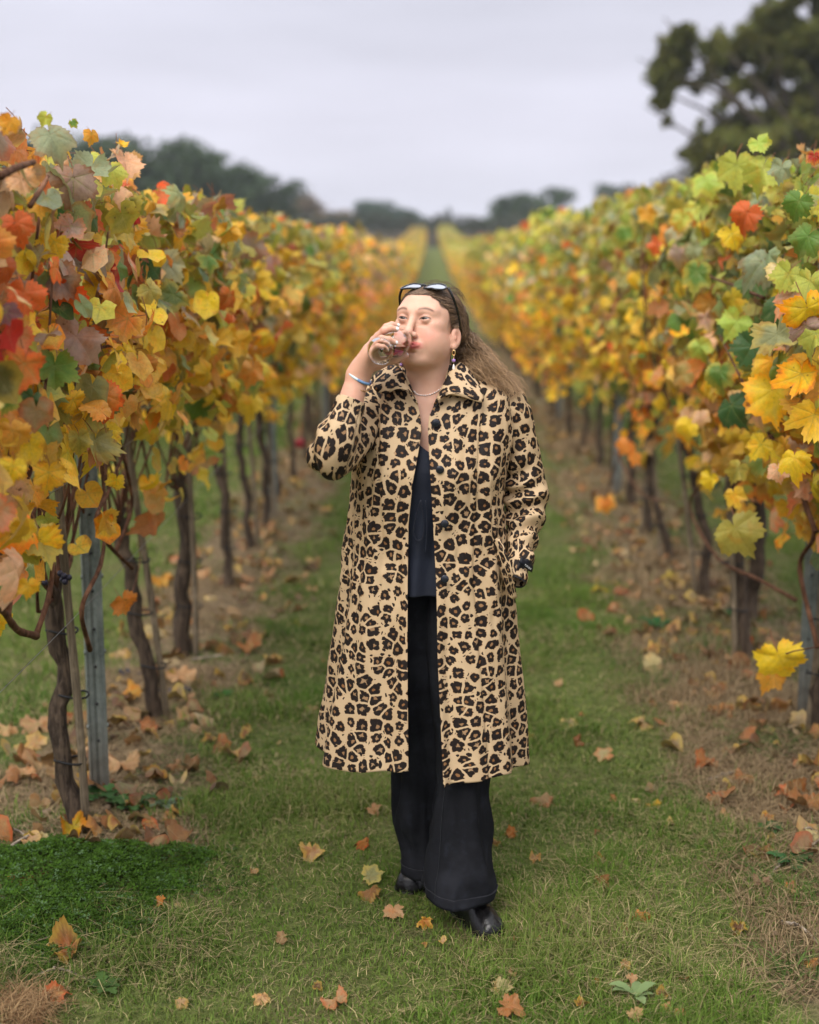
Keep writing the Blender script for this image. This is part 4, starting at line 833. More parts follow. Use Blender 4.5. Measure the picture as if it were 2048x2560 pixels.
def crown_mesh(name, clumps, n_each, leaf, seed, fill=.55, carve=0., cf=1.):
    """small leaf faces spread through a set of clumps (centre, radii)"""
    r_ = np.random.RandomState(seed); V = []; C = []
    for (c, rad) in clumps:
        n = int(n_each * (np.prod(rad) ** (2 / 3))); d = r_.randn(n, 3); d /= np.linalg.norm(d, axis=1)[:, None]; q = fill + (1 - fill) * r_.rand(n) ** .6; q *= 1 + .42 * (fbm(d[:, 0] * 2.2 + seed + c[0], d[:, 2] * 2.2 + d[:, 1] * 2 + c[2], 2) - .5) * 2
        p = np.asarray(c) + d * q[:, None] * np.asarray(rad)
        if carve:
            kq = (fbm(p[:, 0] * cf + 3.1 * seed, p[:, 2] * cf + .6 * p[:, 1] * cf, 3) + fbm(p[:, 1] * cf + 7, p[:, 2] * cf - .5 * p[:, 0] * cf + 11, 2)) / 2 > carve; p = p[kq]; d = d[kq]; n = len(p)
        N = d * .6 + r_.randn(n, 3) * .8 + [0, 0, .3]; N /= np.linalg.norm(N, axis=1)[:, None]; T = r_.randn(n, 3); T -= N * np.sum(T * N, 1)[:, None]; T /= np.linalg.norm(T, axis=1)[:, None]; B = np.cross(N, T)
        s_ = (leaf * (.6 + .8 * r_.rand(n)))[:, None]; V.append(np.stack([p - T * s_, p - B * s_ * .6, p + T * s_, p + B * s_ * .6], 1).reshape(-1, 3))
        g = (.7 + .6 * r_.rand(n))[:, None] * (.85 + .3 * r_.rand()); col = np.array([1, 1, 1.]) * g; col[:, 0:1] *= (.9 + .35 * r_.rand(n))[:, None]; C.append(np.repeat(rgba(col), 4, 0))
    V = np.concatenate(V); b = np.arange(len(V) // 4)[:, None] * 4
    return fast_mesh(name, V, [b + np.array([[0, 1, 2, 3]])], [M_FOL], {'tint': np.concatenate(C)})
def limb_mesh(name, H, clumps, r0, seed):
    r_ = np.random.RandomState(seed); m = MB(); top = np.array([r_.randn() * .03 * H, r_.randn() * .03 * H, H * .62]); tp = curve_pts([[0, 0, -.4], [r_.randn() * .1, r_.randn() * .1, H * .25], top * [.6, .6, .75], top], 10)
    m.tube(tp, r0 * np.linspace(1.15, .35, 10) * (1 + .5 * np.exp(-np.linspace(0, 8, 10))), 9)
    for c, rad in clumps:
        c = np.asarray(c); k = int(np.clip(c[2] / H * 9 * .8, 2, 8)); a = tp[k]; mid = (a + c) / 2 + r_.randn(3) * .05 * H + [0, 0, .03 * H]; m.tube(curve_pts([a, mid, c + (c - a) * .15], 7), np.linspace(r0 * .34, r0 * .05, 7), 6)
    return m.mesh(name, M_TREEBARK)
TREES = []
for v in range(5):
    r_ = np.random.RandomState(500 + v); cl = []
    for k in range(13):
        a = r_.rand() * 6.28; h = r_.uniform(.30, .86); rr_ = .38 * math.sin(np.clip((h - .12) / .9, 0, 1) * math.pi) ** .7 * r_.uniform(.45, 1); s_ = r_.uniform(.12, .2); cl.append(((math.cos(a) * rr_, math.sin(a) * rr_, h), (s_ * 1.15, s_ * 1.15, s_ * .85)))
    cl.append(((0, 0, .55), (.22, .22, .26)))
    TREES.append((crown_mesh('crown', cl, 21000, .020, 510 + v, .3, .40, 9.), limb_mesh('trunk', 1.0, cl, .035, 520 + v)))
cl = [((0, 0, h), (w_, w_, .09)) for h, w_ in zip(np.linspace(.12, .95, 9), np.linspace(.24, .05, 9))]
TREES.append((crown_mesh('crown', cl, 26000, .018, 530, .3), limb_mesh('trunk', 1.0, cl[:1], .03, 531)))
def tree(x, y, H, wid, v, col, lab, grp='trees on the far hillside'):
    root = empty('tree', (x, y, float(gz(x, y))), lab, 'tree', grp); root.rotation_euler = (0, 0, RNG.rand() * 6.28)
    for nm, me in (('trunk', TREES[v][1]), ('crown', TREES[v][0])):
        o = link(nm, me, root); o.scale = (H * wid, H * wid, H); o.color = (*col, 1)
def tpx(px, Y): d = ray(px, 600); return d[0] / d[1] * Y
def thgt(py, Y): d = ray(1075, py); return CAM[2] + d[2] / d[1] * Y - float(gz(0, Y))
DG, TG, BG = (.042, .072, .030), (.048, .085, .052), (.15, .115, .06)
TL = [(245, 352, 96, 1.3, 0, DG, 'tall dark tree showing over the left row, nearest the left border'), (345, 344, 100, 1.15, 1, DG, 'highest rounded dark tree of the wood behind the left row'), (430, 385, 104, 1.15, 2, DG, 'dark rounded tree in the middle of the left hand wood'),
      (510, 382, 108, 1.1, 3, DG, 'dark tree with a flat top in the left hand wood'), (575, 415, 110, 1.1, 4, DG, 'lower dark tree in the left hand wood, sloping down'), (648, 425, 114, 1.1, 0, DG, 'last tree of the dark left hand wood, above the brown tree'),
      (722, 482, 190, 1.2, 1, (.045, .065, .055), 'hazy grey green tree between the wood and the brown tree'), (805, 490, 150, 1.5, 2, BG, 'round brownish tree standing over the left row'), (880, 545, 180, 1.5, 3, TG, 'low blue green tree right of the brown tree'),
      (948, 497, 175, 1.15, 4, TG, 'pointed dome blue green tree at the centre of the skyline'), (1015, 528, 180, 1.5, 0, TG, 'low blue green tree left of the alley end'), (1075, 555, 185, 1.5, 1, TG, 'lowest blue green tree right behind the alley end'), (1122, 530, 190, 1.0, 5, TG, 'small conical dark tree right of the alley end'),
      (1172, 545, 185, 1.4, 2, (.05, .055, .045), 'low dull tree between the conical tree and the big round tree'), (1265, 498, 150, 1.2, 3, DG, 'left half of the big round trees above the right row'), (1345, 478, 152, 1.35, 0, DG, 'broad round tree with a smooth dome above the right row'), (1410, 520, 156, 1.1, 4, TG, 'lower tree on the slope right of the broad dome'),
      (1570, 460, 120, 1.2, 1, DG, 'dark tree top just peeping over the right row'), (1705, 360, 85, .9, 2, (.12, .115, .085), 'pale bare looking tree next to the large oak'), (120, 360, 92, 1.2, 3, DG, 'dark tree at the edge of the left wood hidden by vines')]
for px, py, Y, wd, v, col, lab in TL: tree(tpx(px, Y), Y, thgt(py, Y) * 1.10, wd, v, col, lab)
# hedge under the trees
cl = [((x_, RNG.randn() * .8, 1.3), (2.6, 1.4, 1.7 + .5 * RNG.rand())) for x_ in np.arange(-60, 70, 3.2)]
hd = link('hedge', crown_mesh('hedge', cl, 420, .20, 560, .3), None, (0, 141, float(gz(0, 141)))); hd.color = (.045, .055, .032, 1); tag(hd, 'long low dark hedge behind the fence at the vineyard end', 'hedge')
# the large oak on the right
YO = 44.; xo = 11.6; zo = float(gz(xo, YO)); oak = empty('oak_tree', (xo, YO, zo), 'large dark oak rising above the right row with sky showing through its limbs', 'tree')
def oc(px, py, dy, rx, rz): p = at(px, py, YO + dy); s_ = YO / FPX; return (p - np.array([xo, YO, zo]), (rx * s_, rx * s_, rz * s_))
OC = [oc(*q) for q in ((1690, 145, 0, 46, 60), (1655, 190, 0, 36, 42), (1712, 95, -1, 34, 34), (1660, 245, 0, 24, 30), (1800, 120, 0, 34, 44), (1835, 160, 1, 36, 36), (1880, 100, 0, 48, 46), (1930, 40, 0, 60, 56), (1990, 20, -1, 70, 70), (1900, 130, 1, 40, 40), (1960, 110, 0, 46, 40),
                           (2030, 100, 0, 60, 50), (2060, 160, 1, 70, 60), (1960, 180, -1, 50, 34), (1900, 205, 1, 46, 34), (1840, 230, 0, 34, 26), (1880, 290, 0, 90, 60), (1800, 340, 0, 62, 42), (1760, 385, 0, 48, 38), (1860, 370, -1, 90, 52), (1960, 310, 0, 100, 70), (2050, 280, 1, 100, 90), (1960, 400, 0, 120, 60), (2080, 400, 0, 110, 80),
                           (2120, 40, 0, 90, 90), (2200, 150, 0, 110, 110), (2200, 330, 0, 110, 110), (2060, -60, 0, 90, 60), (1800, 445, 0, 80, 50), (1670, 300, 0, 12, 14), (1740, 215, 0, 22, 18), (1780, 185, 0, 22, 22))]
_r = np.random.RandomState(9); OC2 = []
for c_, rd_ in OC:
    for k in range(4):
        d_ = _r.randn(3); d_ /= np.linalg.norm(d_); OC2.append((np.asarray(c_) + d_ * np.asarray(rd_) * _r.uniform(.95, 1.3), tuple(np.asarray(rd_) * _r.uniform(.25, .45))))
o = link('crown', crown_mesh('crown', OC + OC2, 4600, .105, 570, .10, .475, 1.25), oak); o.color = (.095, .105, .020, 1)
o = link('trunk', limb_mesh('trunk', 9.0, OC, .36, 571), oak)

# ------------------------------------------------------------------ damp air
t = NT('damp_air'); pv = t.n('VolumePrincipled'); pv.inputs['Color'].default_value = (.86, .90, .97, 1); pv.inputs['Density'].default_value = .0006; pv.inputs['Anisotropy'].default_value = .2
t.t.links.new(pv.outputs[0], t.out.inputs['Volume']); hz_ = MB(); hz_.box((0, 420, 9.5), (410, 490, 11.0)); tag(hz_.obj('haze', t.m), 'thin damp haze over the vineyard', None, None, 'stuff')
# ================================================================== the woman
YP = 3.68
gp = float(gh(0.05, YP)); PO = np.array([0.03, YP, gp])
person = empty('person', PO, 'woman in a leopard print coat and black trousers drinking red wine on the grass alley', 'person')
psi, tht = R(27), R(9.5)
hf = np.array([-math.sin(psi) * math.cos(tht), -math.cos(psi) * math.cos(tht), math.sin(tht)]); hr = np.array([math.cos(psi), -math.sin(psi), 0]); hu = np.cross(hf, hr)
HC = at(1072, 806, 3.665); HM = np.stack([hr, hf, hu], 1)        # head frame: left, forward, up
def H(r, f, u): return HC + HM @ np.array([r, f, u], float)
def toH(P): return (np.asarray(P) - HC) @ HM

# ---- signed distance sculpting
def spaced(segs):
    out = []
    for a, b, st in segs: out.append(np.arange(a, b, st))
    return np.concatenate(out).astype(np.float32)
class Sculpt:
    def __init__(s, xs, ys, zs): s.x, s.y, s.z = xs, ys, zs; s.F = np.full((len(xs), len(ys), len(zs)), .05, np.float32)
    def sl(s, lo, hi):
        S = []; 
        for g, a, b in zip((s.x, s.y, s.z), lo, hi): S.append(slice(max(0, np.searchsorted(g, a) - 1), np.searchsorted(g, b) + 1))
        return tuple(S)
    def apply(s, fn, lo, hi, k, op='add'):
        S = s.sl(np.asarray(lo) - k - .006, np.asarray(hi) + k + .006); X, Y_, Z = np.meshgrid(s.x[S[0]], s.y[S[1]], s.z[S[2]], indexing='ij')
        if X.size == 0: return
        d = fn(np.stack([X, Y_, Z], -1)).astype(np.float32); a = s.F[S]
        if op == 'add': h = np.clip(.5 + .5 * (a - d) / k, 0, 1); s.F[S] = a * (1 - h) + d * h - k * h * (1 - h)
        else: d = -d; h = np.clip(.5 - .5 * (a - d) / k, 0, 1); s.F[S] = a * (1 - h) + d * h + k * h * (1 - h)
    def ell(s, c, rad, M=None, k=.015, op='add'):
        c = np.asarray(c, float); rad = np.asarray(rad, float); m = np.eye(3) if M is None else M; ext = np.abs(m) @ rad
        def f(P):
            q = (P - c) @ m; k0 = np.linalg.norm(q / rad, axis=-1); k1 = np.linalg.norm(q / rad ** 2, axis=-1) + 1e-9; return k0 * (k0 - 1) / k1
        s.apply(f, c - ext, c + ext, k, op)
    def cap(s, a, b, ra, rb, k=.01, op='add'):
        a, b = np.asarray(a, float), np.asarray(b, float); ba = b - a; L = ba.dot(ba) + 1e-12; r = max(ra, rb)
        def f(P):
            t = np.clip((P - a) @ ba / L, 0, 1); return np.linalg.norm(P - a - t[..., None] * ba, axis=-1) - (ra + (rb - ra) * t)
        s.apply(f, np.minimum(a, b) - r, np.maximum(a, b) + r, k, op)
    def sample(s, P):
        P = np.asarray(P); ix = [np.clip(np.searchsorted(g, P[..., i]) - 1, 0, len(g) - 2) for i, g in enumerate((s.x, s.y, s.z))]; fr = [np.clip((P[..., i] - g[ix[i]]) / (g[ix[i] + 1] - g[ix[i]]), 0, 1) for i, g in enumerate((s.x, s.y, s.z))]
        v = 0
        for a in (0, 1):
            for b in (0, 1):
                for c in (0, 1): v = v + s.F[ix[0] + a, ix[1] + b, ix[2] + c] * (fr[0] if a else 1 - fr[0]) * (fr[1] if b else 1 - fr[1]) * (fr[2] if c else 1 - fr[2])
        return v
    def hit(s, px, py, y0=3.2, y1=3.9):
        ys = np.arange(y0, y1, .0006); d = ray(px, py); P = CAM + d[None] * (ys / d[1])[:, None]; v = s.sample(P); k = np.argmax(v < 0); return P[k] if v[k] < 0 else P[len(P) // 2]
    def nets(s):
        F = s.F; s8 = F < 0; cs = np.zeros(tuple(n - 1 for n in F.shape), np.int8)
        for a in (0, 1):
            for b in (0, 1):
                for c in (0, 1): cs += s8[a:F.shape[0] - 1 + a, b:F.shape[1] - 1 + b, c:F.shape[2] - 1 + c]
        act = (cs > 0) & (cs < 8); ii = np.argwhere(act); idx = np.full(cs.shape, -1, np.int32); idx[act] = np.arange(len(ii)); acc = np.zeros((len(ii), 3)); cnt = np.zeros(len(ii)); G = (s.x, s.y, s.z)
        for ax in range(3):
            o1, o2 = [q for q in range(3) if q != ax]
            for b in (0, 1):
                for c in (0, 1):
                    off = np.zeros(3, int); off[o1] = b; off[o2] = c; A = ii + off; B = A.copy(); B[:, ax] += 1; fa = F[A[:, 0], A[:, 1], A[:, 2]]; fb = F[B[:, 0], B[:, 1], B[:, 2]]; m = (fa < 0) != (fb < 0)
                    t = np.where(m, fa / np.where(fa == fb, 1, fa - fb), 0); p = np.stack([G[q][A[:, q]] for q in range(3)], -1).astype(float); g = G[ax]; p[:, ax] += t * (g[B[:, ax]] - g[A[:, ax]]); acc[m] += p[m]; cnt[m] += 1
        V = acc / np.maximum(cnt, 1)[:, None]; Q = []
        for ax in range(3):
            o1, o2 = [(1, 2), (2, 0), (0, 1)][ax]; n = [F.shape[q] for q in range(3)]; sa = [slice(0, None)] * 3; sa[ax] = slice(0, n[ax] - 1); sb = [slice(0, None)] * 3; sb[ax] = slice(1, n[ax]); E = np.argwhere(s8[tuple(sa)] != s8[tuple(sb)])
            E = E[(E[:, o1] > 0) & (E[:, o2] > 0) & (E[:, o1] < n[o1] - 1) & (E[:, o2] < n[o2] - 1)]; q = []
            for d1, d2 in ((-1, -1), (0, -1), (0, 0), (-1, 0)): C = E.copy(); C[:, o1] += d1; C[:, o2] += d2; q.append(idx[C[:, 0], C[:, 1], C[:, 2]])
            q = np.stack(q, -1); ins = s8[E[:, 0], E[:, 1], E[:, 2]]; q[~ins] = q[~ins][:, ::-1]; Q.append(q)
        return V, np.concatenate(Q)

# ---- head, neck and chest
hx, hy, hz = HC
SH = Sculpt(spaced([(-.30, hx - .105, .006), (hx - .105, hx + .105, .0016), (hx + .105, .36, .006)]), spaced([(3.45, 3.53, .0022), (3.53, 3.72, .0020), (3.72, 3.92, .006)]), spaced([(.45, 1.12, .02), (1.12, 1.455, .0045), (1.455, hz + .125, .0016)]))
E_ = lambda c, rad, k=.015, op='add', M=None: SH.ell(H(*c), rad, HM if M is None else M, k, op)
C_ = lambda a, b, ra, rb, k=.01, op='add': SH.cap(H(*a), H(*b), ra, rb, k, op)
E_((0, -.020, .020), (.071, .088, .068), .02)              # cranium
E_((0, .026, .024), (.060, .059, .052), .03)               # forehead
E_((0, .028, -.030), (.061, .056, .070), .03)              # middle of the face
E_((0, .024, -.068), (.055, .056, .042), .02)              # jaw
for s_ in (-1, 1):
    E_((s_ * .038, .050, -.044), (.027, .031, .030), .02)  # cheeks
    E_((s_ * .036, .040, -.066), (.027, .032, .032), .022)
    E_((s_ * .050, .010, -.064), (.016, .034, .028), .02)  # jaw angle
    E_((s_ * .046, .052, -.012), (.016, .022, .014), .015) # cheekbone
    C_((s_ * .044, .068, .018), (s_ * .014, .080, .015), .0070, .0085, .022)   # brow
E_((0, .068, -.098), (.021, .019, .017), .018)             # chin
E_((0, .030, -.098), (.046, .048, .024), .02)              # soft under the chin
for s_ in (-1, 1): E_((s_ * .030, .0985, -.001), (.018, .0155, .0105), .016, 'sub')
E_((0, .078, -.072), (.026, .020, .018), .015)             # muzzle
C_((0, .083, .008), (0, .103, -.030), .0075, .0095, .009)  # nose
E_((0, .1075, -.0385), (.0110, .0105, .0100), .007)
for s_ in (-1, 1): E_((s_ * .0120, .0955, -.0425), (.0070, .0095, .0075), .005); E_((s_ * .0058, .1055, -.0500), (.0026, .0036, .0016), .0025, 'sub')
C_((0, .100, -.048), (0, .0985, -.056), .0040, .0035, .006)
for s_ in (-1, 1):                                         # lips, drawn to the glass
    C_((0, .1040, -.0620), (s_ * .021, .0910, -.0670), .0056, .0028, .004); C_((0, .1035, -.0735), (s_ * .020, .0905, -.0685), .0068, .0032, .004)
C_((-.020, .1005, -.0674), (.020, .1005, -.0674), .0012, .0012, .003, 'sub')
E_((0, .091, -.0850), (.015, .005, .003), .007, 'sub')
for s_ in (-1, 1):                                         # eyelids with almond openings
    ec = np.array([s_ * .0305, .0735, -.001]); E_(ec, (.0145, .0142, .0132), .004)
    def opening(P, ec=ec, s_=s_):
        q = toH(P) - ec; dx = q[..., 0] * s_; zc = .0008 + .0012 * dx / .012; w_ = np.clip(1 - (dx / .0125) ** 2, -1, 1)
        return np.maximum(np.maximum(q[..., 2] - zc - .0034 * w_ , zc - .0026 * w_ - q[..., 2]) , np.maximum(-q[..., 1] + .004, np.abs(dx) - .0125))
    c_ = H(*ec); SH.apply(opening, c_ - .017, c_ + .017, .0012, 'sub')
    E_((s_ * .031, .0850, -.0170), (.012, .005, .002), .006, 'sub')      # fold below the eye
for s_ in (-1, 1):                                         # ears
    a = np.array([[math.cos(.35), -s_ * math.sin(.35), 0], [s_ * math.sin(.35), math.cos(.35), 0], [0, 0, 1]]); ME = HM @ a
    E_((s_ * .0745, -.010, -.036), (.0080, .0165, .0275), .006, M=ME); E_((s_ * .0835, -.007, -.032), (.0062, .0100, .0175), .004, 'sub', M=ME)
    E_((s_ * .0745, -.003, -.037), (.0062, .0036, .0068), .003, M=ME); E_((s_ * .0740, -.004, -.059), (.0062, .0078, .0085), .005, M=ME)
NB = at(1070, 995, 3.70)
SH.cap(H(0, -.015, -.055), NB, .054, .064, .018); SH.cap(H(-.012, .02, -.09), at(1058, 1000, 3.665), .030, .030, .02); SH.cap(H(.018, .01, -.09), at(1085, 1000, 3.665), .030, .030, .02)
CH = at(1072, 1130, 3.70); SH.ell(CH, (.165, .115, .19), None, .04)
for px_, py_ in ((955, 1000), (1200, 1005)): SH.cap(NB + [0, .01, -.01], at(px_, py_, 3.71), .042, .035, .04)
for s_ in (-1, 1): SH.ell(CH + [s_ * .075, -.075, -.06], (.075, .06, .075), None, .03)
SH.cap(at(1050, 1012, 3.63), at(985, 1000, 3.66), .010, .010, .02); SH.cap(at(1082, 1012, 3.63), at(1160, 1000, 3.66), .010, .010, .02)
SH.cap(CH - [0, -.01, .1], [CH[0], 3.73, .95], .10, .085, .05); SH.cap([CH[0], 3.73, .95], [CH[0], 3.73, .80], .085, .08, .05)
for s_ in (-1, 1): SH.cap([CH[0] + s_ * .07, 3.72, .8], [CH[0] + s_ * .075, 3.70, .50], .06, .045, .03)
# ---- right forearm and hand round the bowl of the glass
SA = Sculpt(spaced([(-.28, .035, .0017)]), spaced([(3.38, 3.62, .0020)]), spaced([(1.20, 1.40, .004), (1.40, 1.63, .0017)]))
WR = at(896, 938, 3.525); EL = at(838, 1140, 3.49); SA.cap(EL, WR, .040, .0265, .02); SA.cap(WR, at(905, 918, 3.525), .0265, .026, .012)
KN = [at(946, 842, 3.530), at(936, 851, 3.505), at(930, 864, 3.488), at(927, 880, 3.478)]
for k, kn in enumerate(KN): SA.cap(WR + (np.array(kn) - WR) * .15, kn, .0175, .0115 - .0006 * k, .012)
SA.cap(WR, at(925, 880, 3.505), .026, .019, .012); SA.ell(at(932, 902, 3.520), (.021, .017, .021), None, .014)
FG = [[KN[0], at(966, 818, 3.522), at(980, 812, 3.522), at(992, 814, 3.528)], [KN[1], at(961, 826, 3.482), at(976, 821, 3.480), at(990, 823, 3.484)], [KN[2], at(954, 847, 3.463), at(972, 849, 3.462), at(988, 856, 3.468)], [KN[3], at(945, 866, 3.452), at(958, 868, 3.450), at(970, 874, 3.458)]]
FR_ = [(.0100, .0088, .0080, .0068), (.0102, .0090, .0082, .0070), (.0098, .0086, .0078, .0066), (.0086, .0076, .0070, .0060)]
for p_, r_ in zip(FG, FR_):
    for q in range(3): SA.cap(p_[q], p_[q + 1], r_[q], r_[q + 1], .0035)
TH = [at(918, 915, 3.530), at(948, 908, 3.535), at(984, 898, 3.538), at(1014, 889, 3.545)]
for q, (a, b) in enumerate(((.019, .014), (.014, .0108), (.0108, .0085))): SA.cap(TH[q], TH[q + 1], a, b, .008)
V1, Q1 = SH.nets(); V2, Q2 = SA.nets()

# ---- skin colours (its own: lips, brows, blush, hair roots, nails; ear hollow: painted shading)
L1 = toH(V1); r_, f_, u_ = L1.T; n1 = fbm(r_ * 60 + 9, u_ * 60 + f_ * 40, 3)
SK = np.array([.66, .385, .275]); T1 = np.tile(SK, (len(V1), 1)); 
def blend(T, m, c): m = np.clip(m, 0, 1)[:, None]; T[:] = T * (1 - m) + np.asarray(c) * m
front = smooth(.0, .03, f_)
for s_ in (-1, 1): blend(T1, .75 * np.exp(-(((r_ - s_ * .042) / .020) ** 2 + ((u_ + .040) / .019) ** 2)) * front, (.70, .27, .20))
blend(T1, .45 * np.exp(-((r_ / .012) ** 2 + ((u_ + .040) / .012) ** 2)) * front, (.68, .32, .25))
lip = np.maximum(np.exp(-((np.abs(r_ - .002) / .029) ** 4 + ((u_ + .0630 + np.abs(r_) * .12) / .0062) ** 4)), np.exp(-((np.abs(r_ - .002) / .028) ** 4 + ((u_ + .0735 - np.abs(r_) * .14) / .0068) ** 4))); blend(T1, .95 * lip * smooth(.066, .078, f_), (.40, .060, .060))
for s_ in (-1, 1):
    x_ = r_ * s_; arch = .0185 + .0058 * np.sin(np.clip((x_ - .010) / .042, 0, 1) * 3.0) - .07 * np.clip(x_ - .036, 0, 1)
    blend(T1, .92 * np.exp(-((u_ - arch) / .0034) ** 2) * smooth(.0115, .019, x_) * smooth(.056, .046, x_) * front * (.7 + .6 * n1), (.15, .078, .050))
    dx = x_ - .0305; zc = -.001 + .0008 + .0012 * dx / .012; w_ = 1 - (dx / .0125) ** 2
    blend(T1, .90 * np.exp(-((u_ - zc - .0038 * w_) / .0017) ** 2) * (np.abs(dx) < .0145) * front, (.06, .03, .028))
    blend(T1, .35 * np.exp(-((u_ - zc + .0030 * w_) / .0011) ** 2) * (np.abs(dx) < .013) * front, (.20, .09, .075))
    blend(T1, .35 * np.exp(-((dx / .016) ** 2 + ((u_ - .0075) / .005) ** 2)) * front, (.52, .25, .19))
ear_shade = np.exp(-(((np.abs(r_) - .080) / .008) ** 2 + ((f_ + .007) / .012) ** 2 + ((u_ + .033) / .018) ** 2)); blend(T1, .5 * ear_shade, (.58, .22, .16))  # reddish shading of the ear hollow, put into the skin colour
hl = .062 - .9 * np.clip(np.abs(r_) - .030, 0, 1) - 9 * np.clip(np.abs(r_) - .045, 0, 1) ** 2 + .003 * np.sin(r_ * 300)
scalp = smooth(-.003, .004, u_ - hl) * smooth(-.06, -.02, u_); scalp = np.maximum(scalp, smooth(.030, .022, f_) * smooth(-.035, -.02, u_) * smooth(.073, .066, np.abs(r_) + .3 * np.clip(-u_, 0, 1))); scalp = np.maximum(scalp, smooth(-.028, -.036, f_) * smooth(-.11, -.09, u_))
blend(T1, scalp, (.085, .050, .031)); T1 *= (.94 + .12 * n1)[:, None]
T2 = np.tile(SK * [.97, .93, .92], (len(V2), 1))
for p_ in FG: 
    for q in (1, 2): blend(T2, .30 * np.exp(-(np.linalg.norm(V2 - p_[q], axis=1) / .010) ** 2), (.60, .27, .2))
blend(T2, .4 * np.exp(-(np.linalg.norm(V2 - TH[3], axis=1) / .012) ** 2), (.62, .28, .22))
T2 *= (.93 + .14 * fbm(V2[:, 0] * 70, V2[:, 2] * 70, 3))[:, None]
def mat_skin():
    t = NT('skin'); c = t.attr('tint').outputs['Color']; ob = t.n('TexCoord').outputs['Object']; n_ = t.noise(ob, 260, 3); n2 = t.noise(ob, 40, 3)
    c = t.mix(t.math('MULTIPLY', t.rng(n2.outputs[0], .4, .7), .18), c, t.mix(1.0, c, (1.0, .82, .78), 'MULTIPLY'))
    return t.done(t.principled(c, .5, .30, t.bump(n_.outputs[0], .12, .0012), Subsurface_Weight=.18, Subsurface_Radius=(.012, .005, .003), Subsurface_Scale=.6))
M_SKIN = mat_skin()
def local(V): return np.asarray(V) - PO
body = link('body', fast_mesh('body', local(np.concatenate([V1, V2])), [np.concatenate([Q1, Q2 + len(V1)])], [M_SKIN], {'tint': rgba(np.concatenate([T1, T2]))}), person)
# eyes
def mat_eye():
    t = NT('eye'); c = t.attr('tint').outputs['Color']; return t.done(t.principled(c, .12, .28))
M_EYE = mat_eye()
for s_ in (-1, 1):
    m = MB(); m.sphere((0, 0, 0), .0124, 40, 40); V = m.V[0]; g = HM @ nrm([-.12, 1, .03]); ang = np.arccos(np.clip((V / .0124) @ g, -1, 1))
    col = np.where((ang < .56)[:, None], np.array([.070, .058, .045]), np.array([.36, .31, .295])); col = np.where((ang < .24)[:, None], np.array([.006, .005, .005]), col); col = np.where(((ang > .50) & (ang < .60))[:, None], np.array([.03, .027, .024]), col)
    m.A['tint'] = [rgba(col)]; m.V = [V + H(s_ * .0305, .0735, -.001)]; m.obj('eye', M_EYE, body, PO)
# nails
M_NAIL = mat_simple('nail_polish', (.80, .76, .74), .2, .6, .05)
for p_, rr in zip(FG + [TH], (.0062, .0064, .0060, .0052, .0068)):
    d = nrm(np.array(p_[-1]) - p_[-2]); toc = nrm(CAM - p_[-1]); nn = nrm(toc * .8 + np.array([-.2, 0, .35]) - d * d.dot(toc)); nn = nrm(nn - d * nn.dot(d)); sd = np.cross(d, nn); c = p_[-1] + d * .0005 + nn * (rr * 1.14)
    m = MB(); g = np.linspace(-1, 1, 7); uu, vv = np.meshgrid(g, g, indexing='ij'); V = c + d * (uu.ravel() * rr * .85)[:, None] + sd * (vv.ravel() * rr * .75 * np.sqrt(np.clip(1.15 - .6 * uu.ravel() ** 2, .2, 1)))[:, None] - nn * (.0024 * vv.ravel() ** 2 + .0010 * uu.ravel() ** 2)[:, None]
    i = np.arange(49).reshape(7, 7); m.add(V, np.stack([i[:-1, :-1], i[1:, :-1], i[1:, 1:], i[:-1, 1:]], -1).reshape(-1, 4)); m.obj('nail', M_NAIL, body, PO)

